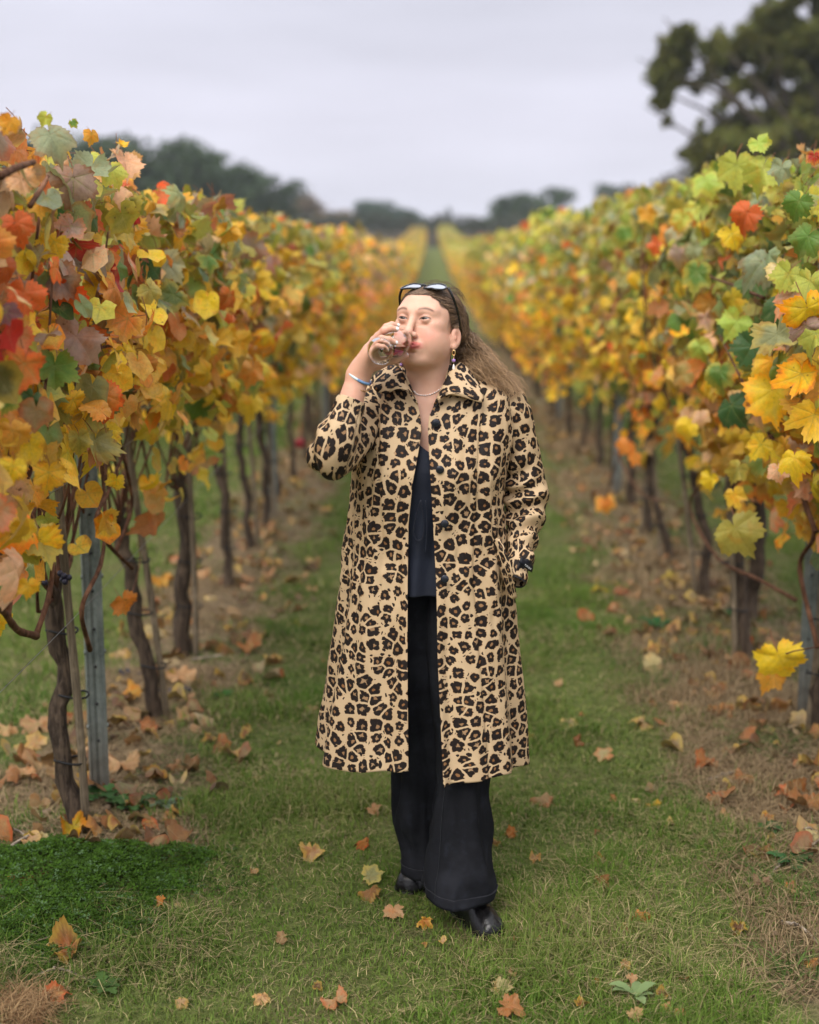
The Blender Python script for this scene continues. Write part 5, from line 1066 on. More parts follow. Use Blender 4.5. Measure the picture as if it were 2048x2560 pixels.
# ------------------------------------------------------------------ leopard coat
def mat_leopard():
    t = NT('leopard_cotton'); uv = t.attr('luv').outputs['Vector']
    w1 = t.noise(uv, 26, 3, .6); wv = t.n('VectorMath', operation='SUBTRACT'); t.put(wv.inputs[0], w1.outputs['Color']); wv.inputs[1].default_value = (.5, .5, .5)
    ws = t.n('VectorMath', operation='SCALE'); t.put(ws.inputs[0], wv.outputs[0]); ws.inputs['Scale'].default_value = .014
    wa = t.n('VectorMath', operation='ADD'); t.put(wa.inputs[0], uv); t.put(wa.inputs[1], ws.outputs[0])
    S1, S2 = 30.0, 68.0
    fine = t.n('TexVoronoi', feature='F1', voronoi_dimensions='2D'); fine.inputs['Scale'].default_value = S2; fine.inputs['Randomness'].default_value = .8; t.put(fine.inputs['Vector'], wa.outputs[0])
    pos = fine.outputs['Position']
    big = t.n('TexVoronoi', feature='F1', voronoi_dimensions='2D'); big.inputs['Scale'].default_value = S1; big.inputs['Randomness'].default_value = .76; t.put(big.inputs['Vector'], pos)
    bigc = t.n('TexVoronoi', feature='F1', voronoi_dimensions='2D'); bigc.inputs['Scale'].default_value = S1; bigc.inputs['Randomness'].default_value = .76; t.put(bigc.inputs['Vector'], wa.outputs[0])
    edge = t.n('TexVoronoi', feature='DISTANCE_TO_EDGE', voronoi_dimensions='2D'); edge.inputs['Scale'].default_value = S1; edge.inputs['Randomness'].default_value = .76; t.put(edge.inputs['Vector'], wa.outputs[0])
    rc = t.n('SeparateColor', i_0=bigc.outputs['Color']); fc = t.n('SeparateColor', i_0=fine.outputs['Color'])
    # lobed rosettes: dark petals round a brown heart, every cell with its own size, turn and number of petals
    dv = t.n('VectorMath', operation='SUBTRACT'); t.put(dv.inputs[0], wa.outputs[0]); t.put(dv.inputs[1], bigc.outputs['Position']); dx = t.n('SeparateXYZ', i_0=dv.outputs[0])
    th_ = t.math('ARCTAN2', dx.outputs[1], dx.outputs[0]); n2 = t.noise(uv, 300, 3, .6); nb_ = t.noise(uv, 90, 2, .5)
    ph_ = t.math('MULTIPLY', rc.outputs[0], 6.283); kk = t.math('ADD', 3.0, t.math('FLOOR', t.math('MULTIPLY', rc.outputs[1], 2.99)))
    pet = t.math('ABSOLUTE', t.math('COSINE', t.math('ADD', t.math('MULTIPLY', th_, t.math('MULTIPLY', kk, .5)), ph_)))
    pet = t.math('POWER', pet, .55); lop = t.math('COSINE', t.math('ADD', th_, t.math('MULTIPLY', ph_, 3.)))
    R0 = t.math('ADD', .31, t.math('MULTIPLY', rc.outputs[2], .24))
    Ro = t.math('MULTIPLY', R0, t.math('ADD', .72, t.math('ADD', t.math('MULTIPLY', pet, .36), t.math('MULTIPLY', lop, .10))))
    rr = t.math('ADD', bigc.outputs['Distance'], t.math('ADD', t.math('MULTIPLY', t.math('SUBTRACT', n2.outputs[0], .5), .12), t.math('MULTIPLY', t.math('SUBTRACT', nb_.outputs[0], .5), .34)))
    Rc = t.math('MULTIPLY', R0, t.math('ADD', t.math('MULTIPLY', t.math('SUBTRACT', 1.0, pet), t.math('MULTIPLY', rc.outputs[1], .38)), t.math('ADD', .15, t.math('MULTIPLY', lop, .22))))
    gap = t.rng(t.math('ADD', edge.outputs['Distance'], t.math('MULTIPLY', t.math('SUBTRACT', nb_.outputs[0], .5), .10)), .055, .105)
    db = big.outputs['Distance']; df = fine.outputs['Distance']
    lone = t.math('MULTIPLY', t.math('MULTIPLY', t.math('GREATER_THAN', db, .51), t.math('GREATER_THAN', fc.outputs[1], .30)), t.rng(t.math('ADD', df, t.math('MULTIPLY', t.math('SUBTRACT', n2.outputs[0], .5), .3)), t.math('ADD', .30, t.math('MULTIPLY', fc.outputs[0], .14)), t.math('ADD', .22, t.math('MULTIPLY', fc.outputs[0], .14))))
    blob = t.math('MULTIPLY', t.rng(t.math('SUBTRACT', rr, Ro), .025, -.02), gap); core = t.math('MULTIPLY', t.rng(t.math('SUBTRACT', rr, Rc), .03, -.03), blob)
    inside = t.math('MULTIPLY', t.rng(t.math('SUBTRACT', rr, Ro), .06, 0.), gap); blob = t.math('MAXIMUM', blob, t.math('MULTIPLY', lone, gap))
    n3 = t.noise(uv, 7, 3); wv2 = t.noise(uv, 900, 1)
    tan = t.mix(n3.outputs[0], (.43, .298, .165), (.57, .42, .262)); brown = t.mix(n2.outputs[0], (.11, .042, .014), (.34, .15, .05)); dark = t.mix(n2.outputs[0], (.008, .006, .006), (.022, .015, .012))
    c = t.mix(t.math('MULTIPLY', inside, .85), tan, brown); c = t.mix(t.rng(blob, .05, .5), c, t.mix(.5, brown, dark)); c = t.mix(t.rng(blob, .35, .8), c, dark); c = t.mix(t.math('MULTIPLY', core, .9), c, t.mix(rc.outputs[1], brown, t.mix(.5, brown, tan)))
    p = t.principled(c, .62, .14, t.bump(t.math('ADD', t.math('MULTIPLY', wv2.outputs[0], .4), t.noise(uv, 30, 3).outputs[0]), .16, .004))
    return t.done(p)
M_LEO = mat_leopard(); M_LINING = mat_simple('dark_lining', (.010, .010, .014), .5, .3, .2)
def solid(o, th=.0035, off=-1):
    md = o.modifiers.new('thickness', 'SOLIDIFY'); md.thickness = th; md.offset = off; md.use_even_offset = False; return o
def grid_obj(name, G, mat, parent, luv=None, th=.0035, closed=False, extra=None):
    nu, nv = G.shape[:2]; I = np.arange(nu * nv).reshape(nu, nv)
    if closed: I = np.vstack([I, I[:1]])
    F = np.stack([I[:-1, :-1], I[1:, :-1], I[1:, 1:], I[:-1, 1:]], -1).reshape(-1, 4); at_ = {}
    if luv is not None: at_['luv'] = luv.reshape(-1, 3)
    o = link(name, fast_mesh(name, G.reshape(-1, 3) - PO, [F], [mat], at_), parent)
    if th: solid(o, th)
    return o
YC = 3.69
ROWS = [(932, 1000, 1150), (945, 960, 1195), (957, 932, 1232), (972, 915, 1262), (992, 906, 1280), (1040, 899, 1286), (1087, 894, 1284), (1150, 890, 1276), (1200, 886, 1266), (1250, 881, 1260), (1313, 874, 1264), (1418, 863, 1275), (1464, 858, 1281), (1558, 844, 1286), (1690, 822, 1297), (1837, 795, 1309), (1950, 776, 1316)]
rz = []; rl = []; rrx = []
for py, a, b in ROWS: p = at(a, py, YC); q = at(b, py, YC); rz.append(p[2]); rl.append(p[0]); rrx.append(q[0])
rz = np.array(rz)[::-1]; rl = np.array(rl)[::-1]; rrx = np.array(rrx)[::-1]
bz = np.array([.40, .62, .85, 1.0, 1.12, 1.22, 1.32, 1.40, 1.45, 1.49]); bb = np.array([.225, .205, .185, .165, .165, .165, .145, .115, .085, .06])
def cb(z): return np.interp(z, bz, bb)
def cyc(z): return YC + np.interp(z, [1.2, 1.45], [0, .02])
def edge_tab(tab):
    P = np.array([at(a, b, YC - float(np.interp(b, (920, 1000, 1100, 1250, 1450, 1950), (.085, .125, .165, .165, .175, .22)))) for a, b in tab]); P = P[np.argsort(P[:, 2])]; return P[:, 2], P[:, 0]
LZ, LX = edge_tab([(1004, 922), (1022, 955), (1043, 1005), (1052, 1050), (1053, 1087), (1045, 1140), (1033, 1200), (1021, 1313), (1019, 1464), (1019, 1652), (1022, 1960)])
RZ, RX = edge_tab([(1124, 922), (1108, 965), (1085, 1015), (1073, 1045), (1070, 1075), (1073, 1140), (1077, 1200), (1083, 1313), (1091, 1464), (1095, 1652), (1102, 1803), (1110, 1985)])
NEX = 2.35
def sect(phi, z, inset=0.):
    xl = np.interp(z, rz, rl); xr = np.interp(z, rz, rrx); cx = (xl + xr) / 2; a = (xr - xl) / 2 - inset; b = cb(z) - inset; sx, sc = np.sin(phi), np.cos(phi)
    return np.stack([cx + a * np.sign(sx) * np.abs(sx) ** (2 / NEX), cyc(z) - b * np.sign(sc) * np.abs(sc) ** (2 / NEX), np.broadcast_to(z, np.shape(phi))], -1)
def phi_at(x, z):
    xl = np.interp(z, rz, rl); xr = np.interp(z, rz, rrx); q = np.clip((x - (xl + xr) / 2) / ((xr - xl) / 2), -.98, .98); return np.sign(q) * np.arcsin(np.abs(q) ** (NEX / 2))
coat = None
def coat_panel(side):
    nu, nv = 150, 240; zt = 1.478; G = np.zeros((nu, nv, 3)); UVm = np.zeros((nu, nv, 3)); s_ = -1 if side == 'L' else 1
    for j, v in enumerate(np.linspace(0, 1, nv)):
        hem = .470 if side == 'L' else .418; zrow = zt + (hem - zt) * v
        pe = phi_at(np.interp(zrow, LZ, LX) if side == 'L' else np.interp(zrow, RZ, RX), zrow); ph = pe + (s_ * math.pi - pe) * np.linspace(0, 1, nu) ** 1.15
        hemz = zrow + v ** 6 * .02 * np.sin(ph * 2.0)
        P = sect(ph, np.full(nu, zrow)); c = np.array([np.mean(P[:, 0]) * 0 + (np.interp(zrow, rz, rl) + np.interp(zrow, rz, rrx)) / 2, cyc(zrow)]); nrm2 = P[:, :2] - c; nrm2 /= np.linalg.norm(nrm2, axis=1)[:, None] + 1e-9
        L0 = 0; dist = np.linspace(0, 1, nu); A = .008 + .013 * smooth(.25, 1.0, v); ff = smooth(0, .06, dist)
        fold = np.sin(ph * 7.0 + 1.2 * np.sin(zrow * 3) + (0 if side == 'L' else 2)) + .6 * np.sin(ph * 13 + 2.2 * zrow + 1) + 1.3 * (fbm(ph * 2.2 + 9, np.full(nu, zrow * 2.6) + s_ * 5, 3) - .5)
        small = (fbm(ph * 9 + 30, np.full(nu, zrow * 13), 3) - .5) * .014 * (.5 + .8 * np.exp(-((zrow - 1.02) / .16) ** 2))
        drape = .004 * np.sin(ph * 4 + zrow * 22) * np.exp(-((zrow - 1.30) / .09) ** 2)
        d_ = A * fold * .55 * ff + small * ff + drape * ff
        xs_ = np.interp(zrow, [.42, 1.0, 1.3, 1.47], [.155, .115, .135, .15]) if side == 'R' else np.interp(zrow, [.42, 1.0, 1.3, 1.47], [-.19, -.12, -.125, -.13]); d_ = d_ - .0055 * np.exp(-((P[:, 0] - xs_) / .0055) ** 2) * (P[:, 1] < YC) + .0022 * np.exp(-((L0 - .018) / .004) ** 2) * 0
        P[:, :2] += nrm2 * d_[:, None]; P[:, 2] = hemz
        P[:, 1] -= .014 * np.exp(-((zrow - 1.21) / .085) ** 2) * np.exp(-((P[:, 0] - (.08 if side == 'R' else -.075)) / .07) ** 2) * (P[:, 1] < YC)
        G[:, j] = P; L = np.concatenate([[0], np.cumsum(np.linalg.norm(np.diff(sect(ph, np.full(nu, zrow)), axis=0), axis=1))]); UVm[:, j, 0] = L * s_ + s_ * .5; UVm[:, j, 1] = zrow
    if side == 'L': G = G[::-1]; UVm = UVm[::-1]
    return G, UVm
GL, UL = coat_panel('L'); GR_, UR_ = coat_panel('R')
coat = grid_obj('coat', GR_[:, ::-1], M_LEO, person, UR_[:, ::-1])
nm = grid_obj('front_panel', GL[:, ::-1], M_LEO, coat, UL[:, ::-1])
def sleeve(name, path, radii, seed, amp, flat=None, n=110, nu=72):
    P = curve_pts(path, n); rad = np.interp(np.linspace(0, 1, n), np.linspace(0, 1, len(radii)), radii); k = np.ones(9) / 9; rad = np.convolve(np.pad(rad, 4, 'edge'), k, 'valid')
    T = np.gradient(P, axis=0); T /= np.linalg.norm(T, axis=1)[:, None]; T = np.stack([np.convolve(np.pad(T[:, i], 4, 'edge'), k, 'valid') for i in range(3)], 1); T /= np.linalg.norm(T, axis=1)[:, None]
    N = nrm(np.cross(T[0], [0, 1, 0])); G = np.zeros((nu, n, 3)); U = np.zeros((nu, n, 3)); th = np.linspace(0, 2 * np.pi, nu, endpoint=False); s_ = np.concatenate([[0], np.cumsum(np.linalg.norm(np.diff(P, axis=0), axis=1))]); cur = np.linalg.norm(np.gradient(T, axis=0), axis=1); cur = np.convolve(np.pad(cur, 6, 'edge'), np.ones(13) / 13, 'valid'); cur /= cur.max() + 1e-9
    for i in range(n):
        N = nrm(N - T[i] * N.dot(T[i])); B = np.cross(T[i], N); q = s_[i]
        w_ = np.sin(q * 95 + 2.4 * np.sin(th + seed) + 1.5 * np.sin(2 * th + seed * 2)) * (.25 + .9 * cur[i]) * (.5 + .5 * np.sin(th * 1 + seed + q * 9)) + 1.5 * (fbm(np.cos(th) * 1.6 + seed + 4, np.sin(th) * 1.6 + q * 22 + 4, 3) - .5)
        endf = min(1., (n - 1 - i) / 6.) * .8 + .2; rr = rad[i] + amp * w_ * endf; G[:, i] = P[i] + (np.cos(th) * rr)[:, None] * N + (np.sin(th) * rr)[:, None] * B; U[:, i, 0] = th / (2 * np.pi) * 2 * np.pi * .052 + seed; U[:, i, 1] = q
    return G, U
ARM_R = [at(1238, 985, 3.715), at(1268, 1030, 3.715), at(1293, 1110, 3.715), at(1310, 1200, 3.725), at(1313, 1270, 3.71), at(1306, 1340, 3.665), at(1300, 1398, 3.60), at(1286, 1450, 3.560)]
G, U = sleeve('sleeve', ARM_R, [.050, .062, .053, .052, .060, .049, .036, .0315, .031], 3.1, .0095)
sl1 = grid_obj('sleeve', G[:, :], M_LEO, coat, U, closed=True)
G2 = G[:, -16:] * 1.0; ctr = G2.mean(0, keepdims=True); G2 = ctr + (G2 - ctr) * .93 + nrm(ARM_R[-1] - ARM_R[-2]) * .006; grid_obj('lining', G2, M_LINING, sl1 if False else coat, th=0, closed=True)
ARM_L = [at(962, 985, 3.71), at(925, 1020, 3.69), at(880, 1080, 3.60), at(846, 1130, 3.515), at(831, 1142, 3.475), at(835, 1118, 3.455), at(848, 1085, 3.452), at(864, 1040, 3.462), at(879, 1000, 3.474)]
G, U = sleeve('sleeve', ARM_L, [.050, .066, .066, .062, .054, .050, .056, .057,   .054, .046, .036, .034], 7.7, .0095, n=130)
sl2 = grid_obj('sleeve', G, M_LEO, coat, U, closed=True)
G2 = G[:, -14:]; ctr = G2.mean(0, keepdims=True); G2 = ctr + (G2 - ctr) * .93; grid_obj('lining', G2, M_LINING, coat, th=0, closed=True)
# cloth label near the right cuff
cc = [at(1303, 1393, 3.54), at(1333, 1417, 3.565), at(1329, 1431, 3.562), at(1297, 1407, 3.535)]
m = MB(); g = np.linspace(0, 1, 7); uu, vv = np.meshgrid(g, np.linspace(0, 1, 3), indexing='ij'); V = np.array([(cc[0] * (1 - a) + cc[1] * a) * (1 - b) + (cc[3] * (1 - a) + cc[2] * a) * b + np.array([0, -.006 * math.sin(a * 3.14), 0]) for a, b in zip(uu.ravel(), vv.ravel())])
i = np.arange(21).reshape(7, 3); m.add(V, np.stack([i[:-1, :-1], i[:-1, 1:], i[1:, 1:], i[1:, :-1]], -1).reshape(-1, 4)); lb = solid(m.obj('cuff_label', mat_simple('black_label', (.006, .007, .012), .5), coat, PO), .003, 0)
m = MB(); d1 = nrm(cc[1] - cc[0]); d2 = nrm(cc[3] - cc[0])
for k in range(7):
    c = cc[0] * .5 + cc[3] * .5 + (cc[1] - cc[0]) * (.42 + .075 * k) + [0, -.0095, 0]
    m.tube([c + d2 * .0022, c - d2 * .0022], .0006, 4)
    if k % 2 == 0: m.tube([c - d2 * .0020, c - d2 * .0020 + d1 * .0016], .0006, 4)
    if k % 3 == 1: m.tube([c + d2 * .0020, c + d2 * .0020 + d1 * .0016], .0006, 4)
m.obj('lettering', mat_simple('label_thread', (.6, .6, .58), .6), coat, PO)
# collar
def patch(inner, outer, depth_in, depth_out, nu=34, nv=16, puff=.010):
    A = curve_pts([at(a, b, y) for (a, b), y in zip(inner, depth_in)], nu); B = curve_pts([at(a, b, y) for (a, b), y in zip(outer, depth_out)], nu); G = np.zeros((nu, nv, 3))
    for j, v in enumerate(np.linspace(0, 1, nv)): G[:, j] = A * (1 - v) + B * v + np.array([0, -puff, puff * .7]) * math.sin(v * math.pi) ** .8 + np.array([0, -.0015, 0]) * (fbm(np.arange(nu) * .25, np.full(nu, v * 3), 2) - .5)[:, None] * 4
    L = np.concatenate([[0], np.cumsum(np.linalg.norm(np.diff(A * .4 + B * .6, axis=0), axis=1))]); U = np.zeros((nu, nv, 3)); U[:, :, 0] = L[:, None]; U[:, :, 1] = np.linspace(0, 1, nv)[None] * .075; return G, U
G, U = patch([(1046, 1010), (1030, 978), (1014, 950), (1005, 925), (985, 910)], [(1012, 975), (990, 976), (962, 984), (936, 974), (930, 944)], [3.570, 3.582, 3.597, 3.615, 3.66], [3.575, 3.572, 3.570, 3.580, 3.62])
U[..., 0] += 3.3; grid_obj('collar', G, M_LEO, coat, U, .004)
G, U = patch([(1150, 905), (1128, 922), (1116, 945), (1100, 975), (1084, 1012)], [(1190, 948), (1207, 980), (1206, 1006), (1160, 994), (1118, 985)], [3.66, 3.618, 3.600, 3.583, 3.570], [3.63, 3.595, 3.572, 3.565, 3.568])
U[..., 0] += 5.1; grid_obj('collar', G, M_LEO, coat, U, .004)
ang = np.linspace(-1.9, 1.9, 40) + math.pi; G = np.zeros((40, 6, 3)); U = np.zeros((40, 6, 3))
for j, v in enumerate(np.linspace(0, 1, 6)): G[:, j] = np.stack([NB[0] + np.sin(ang) * (.074 + .018 * v), 3.695 - np.cos(ang) * (.072 + .018 * v), np.full(40, NB[2] + .075 - .055 * v)], -1); U[:, j, 0] = ang * .08; U[:, j, 1] = v * .06
grid_obj('collar_stand', G, M_LEO, coat, U, .004)
# pocket welt and buttons
G, U = patch([(1232, 1352), (1244, 1400), (1258, 1450), (1276, 1503)], [(1251, 1345), (1270, 1392), (1284, 1440), (1293, 1496)], [3.553, 3.545, 3.540, 3.545], [3.540, 3.515, 3.508, 3.540], 30, 12, .006)
U[..., 0] += 8.2; grid_obj('pocket_welt', G, M_LEO, coat, U, .004)
M_BUT = mat_simple('navy_button', (.012, .014, .022), .25, .5, .2)
def torso_front(px, py, off=.004):
    for Y in np.arange(3.40, 3.75, .001):
        p = at(px, py, Y); f = phi_at(p[0], p[2]); q = sect(np.array([f]), np.array([p[2]]))[0]
        if Y >= q[1] - off - .006: return p
    return p
for px, py in ((1090, 1057), (1100, 1174), (1112, 1309), (1112, 1447)):
    c = torso_front(px, py, .008); m = MB(); m.tube([c + [0, 0, 0], c + [0, -.0030, 0], c + [0, -.0042, 0]], [.0100, .0105, .0088], 20)
    b_ = m.obj('button', M_BUT, coat, PO); m = MB()
    for a in range(4): q = c + np.array([.0025 * (1 if a % 2 else -1), -.0040, .0025 * (1 if a > 1 else -1)]); m.tube([q, q + [0, -.0006, 0]], .0010, 6)
    m.obj('thread', mat_simple('button_thread', (.002, .002, .003), .8), coat, PO)

# ------------------------------------------------------------------ navy blouse
def mat_cloth(name, a, b, sc=14, rough=.8, weave=700, spec=.2, bump=.25, sheen=.1):
    t = NT(name); ob = t.n('TexCoord').outputs['Object']; n1 = t.noise(ob, sc, 4, .6); n2 = t.noise(ob, weave, 2); n3 = t.noise(ob, 60, 4)
    c = t.mix(t.rng(n1.outputs[0], .35, .72), a, b); c = t.mix(t.math('MULTIPLY', n2.outputs[0], .4), c, tuple(min(1, x * 1.6) for x in b))
    return t.done(t.principled(c, rough, spec, t.bump(t.math('ADD', t.math('MULTIPLY', n2.outputs[0], .5), n3.outputs[0]), bump, .003), Sheen_Weight=sheen))
M_NAVY = mat_cloth('navy_blouse', (.0045, .006, .012), (.008, .011, .021), 14, .62)
nu, nv = 60, 90; G = np.zeros((nu, nv, 3))
for j, v in enumerate(np.linspace(0, 1, nv)):
    for i, u in enumerate(np.linspace(-1, 1, nu)):
        zt = 1.262 + .30 * abs(u) ** 1.1 * .55; zb = .905; z = zt + (zb - zt) * v; p = sect(np.array([u * .95]), np.array([z]), .022)[0]; wv_ = .006 * math.sin(u * 26 + 2 * math.sin(z * 9)) * smooth(1.2, 1.0, z) + .004 * math.sin(u * 11); G[i, j] = p + [0, wv_, 0]
blouse = grid_obj('blouse', G[:, ::-1], M_NAVY, person, None, .002)
for pix in ([(1052, 1250), (1040, 1290), (1034, 1330), (1042, 1350), (1056, 1345), (1060, 1315), (1055, 1270), (1052, 1250)], [(1064, 1252), (1068, 1310), (1064, 1380)]):
    m = MB(); m.tube(curve_pts([torso_front(a, b, -.010) for a, b in pix], 30), .0018, 6); m.obj('drawstring', mat_simple('navy_cord', (.006, .008, .016), .6), blouse, PO)

# ------------------------------------------------------------------ black wide trousers
def mat_denim():
    t = NT('black_denim'); ob = t.n('TexCoord').outputs['Object']; n1 = t.noise(ob, 5, 4, .6); n2 = t.noise(ob, 900, 2); n3 = t.noise(ob, 45, 4, .6)
    c = t.mix(t.rng(n1.outputs[0], .42, .70), (.0048, .0048, .0054), (.019, .0195, .024)); c = t.mix(t.math('MULTIPLY', n2.outputs[0], .35), c, (.028, .030, .038)); c = t.mix(t.math('MULTIPLY', t.rng(n3.outputs[0], .5, .75), .35), c, (.022, .025, .035))
    return t.done(t.principled(c, .9, .08, t.bump(t.math('ADD', t.math('MULTIPLY', n2.outputs[0], .5), n3.outputs[0]), .3, .004)))
M_DENIM = mat_denim()
def leg(tab, Yc_, b_, seed, hemtilt=0.):
    P = np.array([np.concatenate([[at(a, py, Y)[0], Y, at(a, py, Y - b_[0] * smooth(1900, 2200, py))[2] + .012 * smooth(1900, 2200, py)], [at(c, py, Y)[0]]]) for (py, a, c), Y in zip(tab, Yc_)]); o_ = np.argsort(P[:, 2]); z = P[o_, 2]; xl = P[o_, 0]; xr = P[o_, 3]; yc_ = P[o_, 1]; n = 150; nu = 84; G = np.zeros((nu, n, 3)); th = np.linspace(0, 2 * np.pi, nu, endpoint=False)
    for j, v in enumerate(np.linspace(0, 1, n)):
        zz = z[0] + (z[-1] - z[0]) * v; a = (np.interp(zz, z, xr) - np.interp(zz, z, xl)) / 2; cx = (np.interp(zz, z, xr) + np.interp(zz, z, xl)) / 2; y_ = np.interp(zz, z, yc_); b = np.interp(zz, [z[0], z[0] + .5, z[-1]], b_)
        crease = .017 * np.sin(zz * 34 + 3.0 * np.cos(th + seed) + 2 * np.sin(th * 2 + seed)) * smooth(.42, .08, zz) * (.4 + .6 * np.cos(th * 2 + seed)) + .034 * (fbm(np.cos(th) * 1.8 + seed, np.sin(th) * 1.8 + zz * 6, 3) - .5)
        vert = .007 * np.sin(th * 5 + seed + 2 * zz) * smooth(.1, .3, zz); e_ = np.sin(th); G[:, j] = np.stack([cx + np.cos(th) * (a + crease + vert), y_ + e_ * (b + crease + vert), zz + hemtilt * np.cos(th) * (1 - v) ** 8 + .012 * e_ * (1 - v) ** 8], -1)
    return G
TR = leg([(2275, 1060, 1223), (2227, 1058, 1222), (2140, 1068, 1230), (2053, 1077, 1223), (1966, 1086, 1226), (1800, 1079, 1235), (1650, 1071, 1240), (1464, 1064, 1240), (1380, 1050, 1245)], [3.565, 3.575, 3.59, 3.60, 3.61, 3.62, 3.635, 3.66, 3.67], (.095, .085, .12), 1.0, -.010)
trous = grid_obj('trousers', TR, M_DENIM, person, None, .003, True)
TLg = leg([(2197, 1012, 1120), (2150, 1000, 1118), (2082, 985, 1115), (1922, 983, 1112), (1800, 975, 1105), (1650, 960, 1098), (1464, 925, 1094), (1380, 920, 1100)], [3.745, 3.74, 3.735, 3.72, 3.71, 3.70, 3.68, 3.67], (.08, .08, .12), 4.0, .006)
grid_obj('trouser_leg', TLg, M_DENIM, trous, None, .003, True)
for Gq in (TR, TLg):                     # turned hem band with its stitching
    c = Gq[:, :5].mean(0, keepdims=True); Gh = c + (Gq[:, :5] - c) * np.array([1.025, 1.025, 1.0]); Gh[:, 0, 2] -= .002; grid_obj('hem', Gh, M_DENIM, trous, None, .003, True)
    m = MB(); q = c[:, 4] + (Gq[:, 4] - c[:, 4]) * 1.03; m.tube(np.vstack([q, q[:1]]), .0007, 4, cap=False); m.obj('stitching', mat_simple('grey_thread', (.028, .028, .033), .8), trous, PO)
m = MB(); q = TR[44, 9:120] * 1.0; m.tube(TR[54, 2:110] + [0, -.003, 0], .0011, 4); m.obj('stitching', mat_simple('seam_thread', (.014, .015, .018), .8), trous, PO)

# ------------------------------------------------------------------ boots
def mat_leather():
    t = NT('black_leather'); ob = t.n('TexCoord').outputs['Object']; n1 = t.noise(ob, 30, 4, .6, .5); n2 = t.noise(ob, 300, 3)
    return t.done(t.principled(t.mix(n1.outputs[0], (.003, .003, .0035), (.008, .007, .007)), .24, .38, t.bump(t.math('ADD', n1.outputs[0], t.math('MULTIPLY', n2.outputs[0], .2)), .5, .006), Coat_Weight=.0))
M_LEATHER = mat_leather(); M_SOLE = mat_simple('boot_sole', (.01, .01, .01), .7)
def boot(heel, toe, seed):
    heel = np.array([heel[0], heel[1], float(gh(*heel)) - .006]); toe = np.array([toe[0], toe[1], float(gh(*toe)) - .008]); d = toe - heel; L = np.linalg.norm(d[:2]); d = d / np.linalg.norm(d); s_ = np.array([-d[1], d[0], 0]); nu, nv = 36, 40; G = np.zeros((nu, nv, 3)); th = np.linspace(0, 2 * np.pi, nu, endpoint=False)
    for j, v in enumerate(np.linspace(0, 1, nv)):
        w_ = np.interp(v, [0, .06, .25, .5, .72, .88, .965, .99, 1], [.012, .030, .034, .036, .046, .043, .034, .024, .001]); h = np.interp(v, [0, .05, .25, .42, .55, .72, .88, .97, .99, 1], [.07, .10, .120, .105, .086, .066, .054, .040, .028, .004]); h += .003 * math.sin(v * 60 + seed) * math.exp(-((v - .62) / .12) ** 2)
        c_ = np.cos(th); sn = np.sin(th); x_ = w_ * np.sign(c_) * np.abs(c_) ** .75; z_ = np.where(sn > 0, h * np.abs(sn) ** .85, -.002) + .010; G[:, j] = heel + d * L * v + s_ * x_[:, None] * (1 - .18 * np.clip(sn, 0, 1))[:, None] + np.array([0, 0, 1]) * z_[:, None]
        G[:, j] += (.0022 * np.sin(v * 75 + 3 * c_ + seed) * math.exp(-((v - .60) / .10) ** 2) * np.clip(sn, 0, 1))[:, None] * np.array([0, 0, 1])
    o = grid_obj('boot', G, M_LEATHER, person, None, 0, True)
    m = MB(); nn = 14; g = np.linspace(0, 1, nn); ww = np.interp(g, [0, .05, .25, .5, .72, .88, .965, 1], [.014, .032, .036, .038, .048, .045, .034, .012]); V = []
    for zz in (-.004, .013): V += [heel + d * L * a + s_ * b + [0, 0, zz] for a, b in zip(g, ww)] + [heel + d * L * a - s_ * b + [0, 0, zz] for a, b in zip(g[::-1], ww[::-1])]
    n2 = 2 * nn; j = np.arange(n2); j2 = (j + 1) % n2; m.add(np.array(V), np.stack([j, j2, n2 + j2, n2 + j], -1)); a = np.arange(nn - 1); m.F4.append(np.stack([n2 + a, n2 + a + 1, 2 * n2 - 2 - a, 2 * n2 - 1 - a], -1)); m.obj('sole', M_SOLE, o, PO)
    m = MB(); sh = heel + d * L * .22; m.tube([sh + [0, 0, .06], sh + [0, .0, .12], sh + [0, .01, .22]], [.040, .043, .052], 18, cap=False); m.obj('shaft', M_LEATHER, o, PO)
ga, gb = on_ground(1132, 2262), on_ground(1243, 2357); boot(ga[:2], gb[:2], 1.)
ga, gb = on_ground(1062, 2196), on_ground(1018, 2240); boot(ga[:2] + [.0, .06], gb[:2], 2.)

